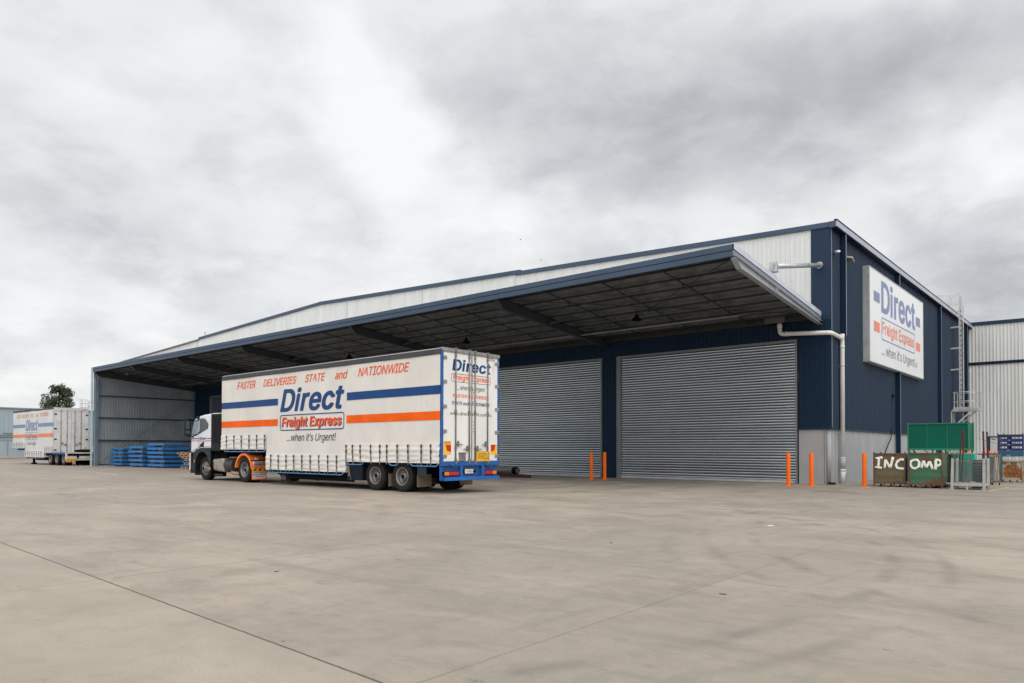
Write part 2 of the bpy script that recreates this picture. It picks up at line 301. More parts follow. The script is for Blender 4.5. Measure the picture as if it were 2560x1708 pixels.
MUD = mat('brown_mudflap', (.16, .12, .08), .8, 0, .12, 6)
TANK = mat('dusty_aluminium_tank', (.36, .33, .29), .45, .4, .14, 5, bump=.2, bs=10, dirt=(.15, .11, .08), dirt_amt=.2, dirt_scale=4)
ROOFM = mat('roof_sheet', (.36, .36, .35), .5, .2, .06, 1)
GREYB = mat('far_shed_sheet', (.27, .325, .36), .5, 0, .05, .15, dirt=(.24, .26, .29), dirt_amt=.2, dirt_scale=.1)

# ------------------------------------------------------------------ mesh builder
class MB:
    def __init__(s): s.v = []; s.f = []; s.mi = []; s.sm = []
    def face(s, pts, m=0, smooth=False):
        i = len(s.v); s.v += [tuple(p) for p in pts]; s.f.append(tuple(range(i, i+len(pts)))); s.mi.append(m); s.sm.append(smooth)
    def box(s, a, b, m=0):
        x0, x1 = sorted((a[0], b[0])); y0, y1 = sorted((a[1], b[1])); z0, z1 = sorted((a[2], b[2]))
        i = len(s.v)
        s.v += [(x0, y0, z0), (x1, y0, z0), (x1, y1, z0), (x0, y1, z0), (x0, y0, z1), (x1, y0, z1), (x1, y1, z1), (x0, y1, z1)]
        for q in ((0, 3, 2, 1), (4, 5, 6, 7), (0, 1, 5, 4), (1, 2, 6, 5), (2, 3, 7, 6), (3, 0, 4, 7)):
            s.f.append(tuple(i+k for k in q)); s.mi.append(m); s.sm.append(False)
        return s
    def hexa(s, bot, top, m=0):
        """prism between two quads/polys of equal count"""
        n = len(bot); i = len(s.v); s.v += [tuple(p) for p in bot] + [tuple(p) for p in top]
        s.f.append(tuple(i+k for k in reversed(range(n)))); s.f.append(tuple(i+n+k for k in range(n)))
        for k in range(n): s.f.append((i+k, i+(k+1) % n, i+n+(k+1) % n, i+n+k))
        s.mi += [m]*(n+2); s.sm += [False]*(n+2); return s
    def bar(s, p0, p1, w, h, m=0, up=(0, 0, 1)):
        p0, p1 = Vector(p0), Vector(p1); d = (p1-p0).normalized(); up = Vector(up)
        if abs(d.dot(up)) > .99: up = Vector((1, 0, 0))
        sx = d.cross(up).normalized()*w/2; uz = sx.cross(d).normalized()*h/2
        q = [-sx-uz, sx-uz, sx+uz, -sx+uz]
        return s.hexa([p0+a for a in q], [p1+a for a in q], m)
    def tube(s, pts, r, n=10, m=0, caps=True, flat=None):
        pts = [Vector(p) for p in pts]; rings = []
        if not isinstance(r, (list, tuple)): r = [r]*len(pts)
        prev = None
        for k, p in enumerate(pts):
            d = (pts[min(k+1, len(pts)-1)]-pts[max(k-1, 0)]).normalized()
            if prev is None:
                a = Vector((0, 0, 1)) if abs(d.z) < .9 else Vector((1, 0, 0)); prev = d.cross(a).normalized()
            u = (prev - d*prev.dot(d)).normalized(); prev = u; v = d.cross(u)
            ring = []
            for j in range(n):
                t = 2*math.pi*j/n; off = (u*math.cos(t)+v*math.sin(t))*r[k]
                if flat is not None: off = off - flat*off.dot(flat)*.93
                ring.append(len(s.v)); s.v.append(tuple(p+off))
            rings.append(ring)
        for a, b in zip(rings, rings[1:]):
            for j in range(n):
                s.f.append((a[j], a[(j+1) % n], b[(j+1) % n], b[j])); s.mi.append(m); s.sm.append(True)
        if caps:
            s.f.append(tuple(reversed(rings[0]))); s.f.append(tuple(rings[-1])); s.mi += [m, m]; s.sm += [False]*2
        return s
    def lathe(s, c, axis, prof, n=32, m=0):
        """prof: list of (along axis, radius[, material])"""
        c = Vector(c); ax = Vector(axis).normalized(); a = Vector((0, 0, 1)) if abs(ax.z) < .9 else Vector((1, 0, 0))
        u = ax.cross(a).normalized(); v = ax.cross(u); rings = []
        for p in prof:
            ring = []
            for j in range(n):
                t = 2*math.pi*j/n; ring.append(len(s.v)); s.v.append(tuple(c+ax*p[0]+(u*math.cos(t)+v*math.sin(t))*p[1]))
            rings.append(ring)
        for k, (a_, b_) in enumerate(zip(rings, rings[1:])):
            mm = prof[k+1][2] if len(prof[k+1]) > 2 else m
            for j in range(n):
                s.f.append((a_[j], b_[j], b_[(j+1) % n], a_[(j+1) % n])); s.mi.append(mm); s.sm.append(True)
        return s
    def build(s, name, mats, parent=None, world=True, bevel=0, seg=2):
        if not isinstance(mats, (list, tuple)): mats = [mats]
        off = Vector((0, 0, 0))
        if parent is not None and world:
            off = W0.get(parent.name, Vector((0, 0, 0)))
        me = bpy.data.meshes.new(name)
        me.from_pydata([(x-off.x, y-off.y, z-off.z) for x, y, z in s.v], [], s.f)
        for mm in mats: me.materials.append(mm)
        me.polygons.foreach_set('material_index', s.mi); me.polygons.foreach_set('use_smooth', s.sm); me.update()
        o = bpy.data.objects.new(name, me); COL.objects.link(o)
        if parent is not None:
            o.parent = parent
            if world: W0[o.name] = off
        else: W0[o.name] = Vector((0, 0, 0))
        if bevel:
            b = o.modifiers.new('bevel', 'BEVEL'); b.width = bevel; b.segments = seg; b.limit_method = 'ANGLE'; b.angle_limit = R(35)
        return o
W0 = {}
def tag(o, label=None, cat=None, group=None, kind=None):
    if label: o['label'] = label
    if cat: o['category'] = cat
    if group: o['group'] = group
    if kind: o['kind'] = kind
    return o
def thing(name, label, cat, loc=(0, 0, 0), group=None, rotz=0):
    o = bpy.data.objects.new(name, None); COL.objects.link(o); o.location = loc; o.rotation_euler = (0, 0, rotz); o.empty_display_size = .2
    W0[o.name] = Vector(loc); return tag(o, label, cat, group)
def copy_tree(o, parent=None):
    c = o.copy(); COL.objects.link(c); c.parent = parent; W0[c.name] = W0.get(o.name, Vector((0, 0, 0)))
    for ch in [x for x in scn.objects if x.parent == o]: copy_tree(ch, c)
    return c
def V(*a): return Vector(a)

# ------------------------------------------------------------------ lettering
# letter outlines (grotesque sans) as closed polygons, in thousandths: character: (advance, loops)
GLY = {
 '!': (196, '88,-4 108,-4 118,0 137,18 143,32 143,50 137,64 122,80 108,86 88,86 72,79 60,66 53,50 52,36 60,16 72,3|67,160 128,160 132,509 63,508'),
 "'": (206, '78,318 128,318 136,509 70,508'),
 '.': (188, '85,-4 104,-4 120,2 135,18 139,28 141,44 137,62 120,80 104,86 90,87 70,79 57,66 50,52 50,32 57,16 70,3'),
 '3': (453, '206,-6 246,-6 268,-2 308,11 324,21 340,33 361,54 379,82 388,106 393,134 392,168 381,206 361,236 344,253 330,263 310,275 294,282 258,289 221,290 372,460 372,509 70,508 70,452 288,452 288,448 157,300 157,248 226,247 246,243 274,235 294,221 316,196 322,184 327,166 329,148 328,128 321,104 315,92 302,79 288,67 262,56 202,50 164,59 154,64 136,76 126,86 117,102 111,118 108,132 44,132 46,110 52,90 61,72 70,56 98,30 114,19 152,2 178,-4'),
 '5': (453, '210,-6 226,-7 254,-4 268,-1 294,8 310,15 328,27 357,56 379,94 390,138 391,168 388,200 379,232 336,294 322,306 294,321 248,333 226,334 186,328 154,315 136,301 134,302 151,452 366,452 366,509 96,508 67,254 128,246 156,264 190,275 224,277 260,270 276,262 303,236 314,222 320,208 327,180 327,144 320,116 307,92 286,70 262,57 250,53 206,50 172,60 143,82 127,108 122,130 60,130 65,96 72,78 92,48 108,32 138,12 156,4 198,-6'),
 '6': (453, '220,-6 252,-6 290,4 310,14 340,36 356,54 368,72 378,94 386,120 389,146 388,182 377,224 370,240 361,254 330,286 316,295 298,303 260,313 222,314 178,300 322,509 252,509 250,506 89,262 75,226 67,196 64,170 64,150 69,114 82,78 96,56 124,26 152,9 180,-1|!220,48 186,56 162,70 151,82 130,120 127,134 125,162 128,190 132,202 140,218 158,239 174,252 188,259 204,263 230,265 256,262 268,258 296,238 307,226 320,202 327,174 327,140 317,106 301,82 296,76 268,56 242,49'),
 '8': (453, '213,-6 252,-6 296,3 320,12 346,28 370,52 388,78 396,98 401,130 400,152 394,178 373,218 348,243 328,256 300,266 302,268 318,273 342,289 359,308 370,326 377,344 382,376 378,412 371,432 354,460 332,481 308,497 288,506 270,511 230,516 182,511 164,506 144,497 114,477 101,464 87,444 75,418 70,384 72,358 77,338 82,326 91,310 110,289 132,274 150,268 153,266 124,256 100,241 86,226 72,208 59,182 55,168 52,140 53,114 56,98 63,80 82,52 100,33 116,21 152,4 198,-6|!224,49 174,57 156,66 140,78 129,90 123,102 116,124 115,146 124,180 130,190 156,216 170,224 194,232 230,235 256,232 284,223 294,217 323,188 328,180 336,154 337,134 336,124 327,98 323,90 304,71 290,62 272,55|!212,290 178,300 149,324 139,340 133,374 139,410 149,426 166,444 188,454 224,460 264,454 290,440 308,420 313,410 319,378 316,350 307,330 298,318 274,300 248,291'),
 '9': (453, '130,0 200,0 202,2 363,248 381,292 388,326 388,374 384,394 368,434 352,458 328,482 302,498 272,510 252,514 220,516 180,510 160,503 124,483 96,454 75,418 69,398 64,364 65,326 68,306 74,286 83,268 94,252 110,234 140,212 174,199 192,196 238,196 277,212|!220,243 188,250 174,257 145,284 138,294 126,334 125,360 126,368 139,410 145,420 166,441 174,446 198,457 230,460 254,457 280,446 307,420 320,394 327,368 327,334 321,310 314,294 294,269 280,257 268,251 242,244'),
 'A': (480, '16,0 84,0 86,2 136,142 346,142 394,2 396,0 463,0 276,509 202,509 200,508|!156,199 155,200 157,206 195,314 238,457 259,392 326,200'),
 'B': (456, '60,0 260,0 302,4 328,11 362,28 374,36 392,54 400,66 409,86 417,116 418,128 417,158 409,190 394,216 382,230 350,253 328,261 315,262 316,267 346,279 388,322 392,330 398,370 395,406 381,442 371,456 352,475 330,491 308,500 268,508 252,509 60,508|!126,57 125,58 126,231 252,231 280,228 306,218 324,205 348,174 355,150 354,120 349,104 341,92 328,78 316,70 294,62 274,58|!126,285 125,286 126,452 246,452 264,450 284,446 300,439 310,431 323,418 330,404 335,384 336,368 333,348 324,328 298,301 278,291 240,285'),
 'C': (510, '259,-6 306,-4 358,11 414,47 428,62 457,106 473,158 472,160 408,160 401,136 393,120 370,92 348,74 328,64 282,53 244,54 226,58 194,70 170,86 151,104 133,130 124,146 115,170 109,192 105,220 103,262 109,316 124,362 137,386 150,404 166,419 184,432 204,444 222,450 262,456 270,456 328,445 348,435 378,410 389,396 401,374 408,348 473,348 468,370 448,418 412,462 358,498 306,513 272,516 232,514 208,509 178,499 150,484 126,466 101,442 86,422 71,396 58,366 47,326 42,296 40,264 42,212 48,178 55,152 71,112 101,66 126,42 150,25 178,10 208,0 232,-5'),
 'D': (502, '60,0 228,0 258,2 292,8 322,17 360,37 388,58 417,92 435,122 446,148 455,180 460,214 462,246 460,296 456,324 444,366 435,388 418,418 388,451 354,478 320,494 296,501 264,507 234,509 60,508|!126,57 125,58 125,452 228,452 252,450 276,446 300,438 320,428 334,418 357,396 368,382 380,360 386,344 395,308 399,270 398,224 389,174 375,140 368,128 357,114 338,94 318,81 296,70 274,63 246,58'),
 'E': (419, '60,0 375,0 374,57 125,58 126,229 355,230 354,286 126,286 125,452 372,452 372,509 60,508'),
 'F': (410, '60,0 125,0 126,221 346,222 346,278 125,278 125,452 368,452 368,509 60,508'),
 'G': (520, '261,-6 300,-5 340,4 378,19 400,33 412,44 436,68 451,90 463,114 472,144 478,194 478,256 284,256 284,199 415,198 414,178 410,158 402,136 386,106 368,87 346,71 310,57 278,53 244,54 204,65 184,76 166,90 151,104 137,124 120,156 108,198 103,246 104,276 108,310 115,338 124,362 137,386 148,402 166,419 182,432 204,444 240,454 270,456 304,452 348,434 362,423 367,418 408,349 474,350 466,382 458,402 431,442 390,480 356,498 338,505 306,513 270,516 230,514 206,509 176,499 148,484 124,466 100,442 85,422 70,396 58,366 47,330 42,296 40,264 42,212 47,178 54,154 70,114 85,88 104,64 124,43 148,25 178,10 204,1 234,-5'),
 'H': (517, '60,0 125,0 126,232 392,232 392,0 457,0 456,509 392,508 392,289 126,289 125,508 60,508'),
 'I': (300, '31,0 269,0 268,57 183,58 183,452 268,452 268,509 31,508 32,452 118,452 118,58 32,57'),
 'K': (467, '60,0 125,0 125,168 198,244 372,0 449,0 243,288 448,509 364,509 124,239 125,508 60,508'),
 'L': (393, '60,0 361,0 360,57 125,58 124,509 60,508'),
 'N': (523, '60,0 125,0 125,304 120,430 202,290 385,2 388,0 463,0 462,509 399,508 404,75 138,506 136,509 60,508'),
 'O': (533, '259,-6 300,-5 330,1 356,10 384,25 402,37 432,66 448,88 463,112 476,142 486,178 491,212 493,244 491,296 486,330 478,360 463,396 448,422 433,440 404,469 384,484 356,499 326,509 300,514 274,516 232,514 208,509 178,499 150,484 126,466 105,446 83,416 69,392 58,366 47,326 42,296 40,264 42,212 48,178 55,152 71,112 86,88 105,62 126,42 150,25 178,10 208,0 232,-5|!258,53 226,58 204,65 184,76 166,89 151,104 137,122 124,146 109,192 105,220 103,262 109,316 118,346 126,366 151,404 166,420 184,433 204,444 242,454 272,456 306,451 328,444 350,433 364,423 386,400 407,368 419,338 425,316 429,288 430,240 425,192 417,164 407,142 386,108 364,86 350,76 328,65 290,54'),
 'P': (445, '60,0 125,0 126,186 248,186 290,191 328,205 350,219 379,248 390,264 404,302 409,344 404,392 391,428 379,448 350,476 332,487 310,498 286,504 256,508 60,508|!126,242 125,242 126,452 238,452 268,449 298,439 320,420 333,402 342,376 344,364 344,330 341,316 328,284 314,269 298,256 284,250 254,243'),
 'R': (449, '60,0 125,0 126,198 246,198 352,2 354,0 428,0 314,208 334,217 352,228 364,237 380,254 399,290 405,308 409,342 406,390 397,420 380,450 373,458 352,478 334,489 292,504 240,509 60,508|!126,255 125,256 126,452 238,452 270,449 298,440 322,422 334,406 339,394 345,350 338,308 334,300 314,277 298,267 262,257 240,255'),
 'S': (447, '210,-8 254,-8 280,-4 302,2 344,21 356,31 377,52 395,78 404,102 408,130 405,172 398,192 382,216 360,238 310,265 126,341 119,352 115,370 117,394 123,410 133,424 144,435 166,448 192,456 210,458 230,459 248,457 268,453 292,444 312,430 326,412 334,396 338,378 401,378 399,398 387,434 377,450 352,476 316,498 276,511 232,516 186,512 154,505 118,488 94,470 75,448 64,430 57,410 52,382 55,342 60,326 71,306 90,285 108,272 128,260 156,248 296,205 334,175 339,170 346,144 345,126 336,102 318,79 298,65 272,55 222,49 156,63 142,71 116,98 109,112 104,137 38,136 43,106 53,78 64,60 90,31 108,19 148,1 194,-8'),
 'T': (449, '193,0 257,0 257,452 416,452 416,509 32,508 32,452 193,452'),
 'U': (517, '244,-8 290,-7 306,-4 334,3 364,15 398,39 419,60 433,80 444,102 452,126 457,162 456,509 393,508 393,170 389,142 384,128 368,98 340,73 320,63 300,56 268,52 224,55 202,61 186,68 162,85 155,92 133,128 128,142 124,170 124,508 60,508 60,168 65,128 73,102 98,60 118,39 136,26 154,15 180,4 228,-7'),
 'V': (480, '204,0 278,0 279,2 462,509 396,509 394,508 242,50 85,508 84,509 16,508'),
 'W': (686, '155,0 230,0 231,2 337,426 344,445 454,2 456,0 530,0 670,508 604,509 602,506 492,58 380,509 306,509 305,506 194,59 177,138 83,506 82,509 16,509'),
 'X': (474, '18,0 90,0 180,126 238,220 380,2 382,0 456,0 276,262 446,509 374,509 238,301 104,509 29,508 200,260'),
 'Y': (472, '203,0 268,0 268,208 454,509 382,509 380,508 238,268 234,258 92,508 90,509 16,508 203,208'),
 'a': (389, '151,-8 160,-9 216,18 268,44 272,52 277,52 278,0 337,0 337,260 330,304 315,334 294,355 276,367 228,382 178,384 104,364 65,332 48,308 41,292 100,274 170,329 202,331 220,329 240,322 260,306 271,288 270,238 124,211 90,200 66,187 48,168 42,160 33,136 30,116 30,100 31,88 40,58 49,44 55,34 80,12 112,-2|!170,45 120,56 105,68 94,86 92,94 97,128 100,136 104,139 112,142 276,190 275,124 269,104 258,84 240,66 216,53 188,46'),
 'c': (396, '201,-8 224,-8 262,-1 306,21 335,48 363,102 304,117 234,49 204,46 172,51 152,61 131,80 111,110 105,126 98,158 96,192 99,226 107,256 115,274 131,296 152,315 170,324 188,329 226,329 302,262 361,278 234,383 180,383 158,378 132,369 98,346 82,330 68,312 54,288 43,258 35,208 35,166 43,118 54,88 71,60 98,30 116,16 138,5 162,-3 180,-7'),
 'd': (424, '183,-8 200,-8 228,-5 242,-1 262,9 308,59 313,58 314,0 372,0 372,509 311,508 310,319 306,319 304,324 252,374 238,379 214,384 172,383 132,372 112,361 96,347 77,330 66,314 54,292 47,274 39,246 35,220 34,174 39,132 54,86 79,44 98,26 110,16 132,4 150,-2 170,-7|!198,47 176,50 158,57 144,66 131,80 115,100 100,144 96,194 99,228 107,258 115,276 128,296 136,304 158,320 186,329 212,330 222,329 252,320 272,305 293,278 300,264 309,230 312,184 306,134 294,102 286,88 260,63 248,56 222,48'),
 'e': (404, '198,-8 218,-8 250,-5 280,3 298,11 312,19 338,42 353,62 365,90 306,105 293,82 264,56 214,46 192,47 178,50 150,61 134,75 118,92 109,108 103,124 97,154 97,168 371,170 368,244 356,286 341,316 324,335 294,361 252,379 224,384 178,383 160,379 130,368 100,349 70,316 54,288 39,244 35,218 34,174 35,156 40,130 48,102 68,64 82,46 98,30 116,16 140,5 164,-3 184,-7|!100,221 99,222 99,242 102,254 110,272 122,290 146,313 158,321 176,327 198,330 234,327 248,322 262,315 284,292 298,270 308,230 308,221'),
 'f': (254, '81,0 142,0 142,326 228,328 228,379 142,380 142,432 144,440 153,458 162,466 170,470 186,473 226,468 242,521 148,524 124,513 96,486 84,462 81,436 81,380 6,378 6,327 81,326'),
 'g': (425, '200,-150 218,-151 252,-147 286,-138 300,-131 324,-117 344,-98 359,-76 367,-54 372,-20 372,379 313,378 312,319 308,319 262,368 236,380 216,384 172,383 132,372 112,361 80,332 66,314 60,304 44,266 38,242 34,206 35,160 39,134 55,90 78,56 94,39 124,21 152,10 170,6 214,5 238,10 262,20 306,68 311,68 310,-30 304,-48 296,-60 280,-77 268,-85 246,-93 230,-96 210,-97 190,-97 156,-89 102,-41 51,-70 63,-90 104,-127 140,-142 166,-148|!198,59 176,62 160,67 140,80 124,96 114,112 102,140 98,162 96,198 99,230 104,250 115,278 131,298 144,312 158,320 186,329 212,330 224,329 252,320 270,307 285,292 300,264 310,222 312,214 312,170 300,120 285,94 270,80 256,70 238,63 224,60'),
 'h': (410, '53,0 114,0 114,244 126,284 150,311 184,326 206,329 230,328 246,323 260,315 283,292 294,262 296,244 296,0 357,0 357,252 353,286 342,320 326,344 310,360 296,369 278,377 248,383 218,384 190,380 170,373 152,362 134,346 114,316 114,509 53,508'),
 'i': (167, '53,0 114,0 114,379 53,378|82,444 106,449 126,474 126,492 115,510 100,521 86,524 66,521 52,510 44,500 41,486 43,470 48,460 60,449'),
 'm': (610, '53,0 114,0 114,254 131,298 148,314 170,326 186,330 200,330 226,327 242,320 262,302 273,276 274,0 334,0 335,248 344,288 360,308 374,320 398,329 418,330 444,327 458,322 470,315 483,302 490,290 494,274 496,258 496,0 556,0 556,278 553,298 548,314 532,342 508,366 496,373 468,383 434,386 398,381 368,369 342,348 335,340 322,322 318,309 310,330 299,348 274,372 258,380 240,385 204,386 172,376 136,349 129,342 112,311 112,378 54,379'),
 'n': (410, '53,0 114,0 114,244 126,284 150,311 184,326 206,329 230,328 246,323 260,315 283,292 294,262 296,244 296,0 357,0 356,266 352,290 342,320 332,336 310,360 280,376 248,383 218,384 190,380 166,371 144,356 124,332 112,313 112,378 53,378'),
 'o': (415, '194,-8 234,-7 254,-3 290,11 300,16 314,27 336,50 347,64 358,82 371,114 380,156 381,200 376,244 367,274 347,312 336,326 314,349 300,360 278,371 234,383 194,384 158,378 132,369 98,346 82,330 68,312 54,288 45,266 36,218 34,180 40,132 48,102 68,64 82,46 98,30 116,16 138,5 162,-3 180,-7|!206,46 176,50 160,56 144,66 131,80 115,102 107,120 99,150 96,192 99,226 108,258 115,274 131,296 144,310 158,319 170,324 188,329 216,330 240,326 258,319 278,303 292,288 307,258 315,230 319,182 316,150 308,120 300,102 285,80 256,56 242,51'),
 'p': (424, '53,-142 114,-142 114,59 118,59 127,50 164,9 184,-1 196,-5 224,-8 254,-7 292,4 314,16 326,26 348,48 371,86 380,110 385,132 390,176 389,220 380,268 368,298 348,328 314,361 292,372 254,383 210,384 186,379 172,374 118,319 112,319 112,378 53,378|!214,47 192,50 174,57 154,72 140,86 125,114 114,162 113,212 125,264 140,292 160,312 174,320 202,329 228,330 250,326 268,319 278,313 302,288 316,262 325,228 328,184 325,150 317,120 309,100 296,82 268,57 258,53 240,48'),
 'r': (259, '53,0 114,0 114,250 125,282 130,290 148,309 160,316 182,323 242,322 242,384 194,384 166,375 144,361 130,348 114,321 112,322 112,379 53,378'),
 's': (365, '177,-8 224,-5 260,6 290,24 307,40 321,60 330,88 331,100 330,126 325,142 317,158 292,183 276,194 260,200 132,237 124,243 112,258 109,282 111,292 117,304 130,317 140,323 168,332 200,332 216,329 232,323 246,312 264,288 268,277 324,290 314,316 286,352 268,366 244,376 208,384 164,384 130,377 100,363 86,354 63,330 52,308 47,282 48,254 53,236 68,212 86,196 108,184 130,175 238,147 252,138 265,122 268,106 267,90 257,74 244,62 232,55 202,46 162,46 138,53 124,60 105,78 94,107 36,94 45,62 69,30 84,18 112,3 126,-2'),
 't': (227, '143,-2 206,1 213,4 202,54 168,50 144,55 135,62 128,76 126,92 126,326 204,327 204,378 126,379 126,470 66,471 65,380 6,379 6,328 65,326 65,88 67,70 72,52 80,34 96,18 106,10 120,4'),
 'u': (410, '173,-4 204,-4 220,-1 242,8 258,17 277,36 286,46 298,68 298,0 357,0 356,379 296,378 296,148 293,120 289,108 277,88 250,62 226,53 204,50 166,55 150,64 134,78 118,108 114,134 114,378 53,378 53,128 56,98 61,78 68,60 78,44 100,20 130,4 150,-2'),
 'w': (567, '138,0 198,0 200,2 284,310 319,170 367,2 368,0 428,0 545,378 480,379 479,376 396,65 362,216 317,376 316,379 252,379 171,62 170,62 88,376 86,379 24,379'),
 'x': (379, '21,0 90,0 188,156 288,0 358,0 225,190 232,204 352,379 282,379 192,233 189,234 100,379 29,378 155,194'),
 '®': (463, '221,118 254,119 288,126 318,138 344,152 387,194 406,222 422,258 430,308 429,340 422,376 414,396 388,440 344,482 316,497 276,511 240,516 202,514 164,504 120,482 104,470 72,436 48,394 37,358 33,326 36,280 45,248 57,222 78,190 104,164 136,142 156,133 182,124|!228,166 192,171 174,177 156,187 128,207 118,218 101,240 91,260 82,294 81,326 85,354 91,374 101,394 112,410 132,430 156,447 172,456 210,466 240,467 268,463 296,453 324,436 351,410 362,394 371,376 377,358 381,338 382,308 378,280 371,258 362,240 351,224 334,207 308,187 288,177 266,170|161,226 203,226 204,287 240,287 274,226 319,226 280,298 280,301 300,314 305,320 311,340 311,360 254,409 161,408|!204,319 203,320 204,378 244,378 264,364 267,348 261,332 252,322 244,319'),
 '’': (177, '52,318 98,318 150,509 82,508'),
}
GLY_SPACE = 188

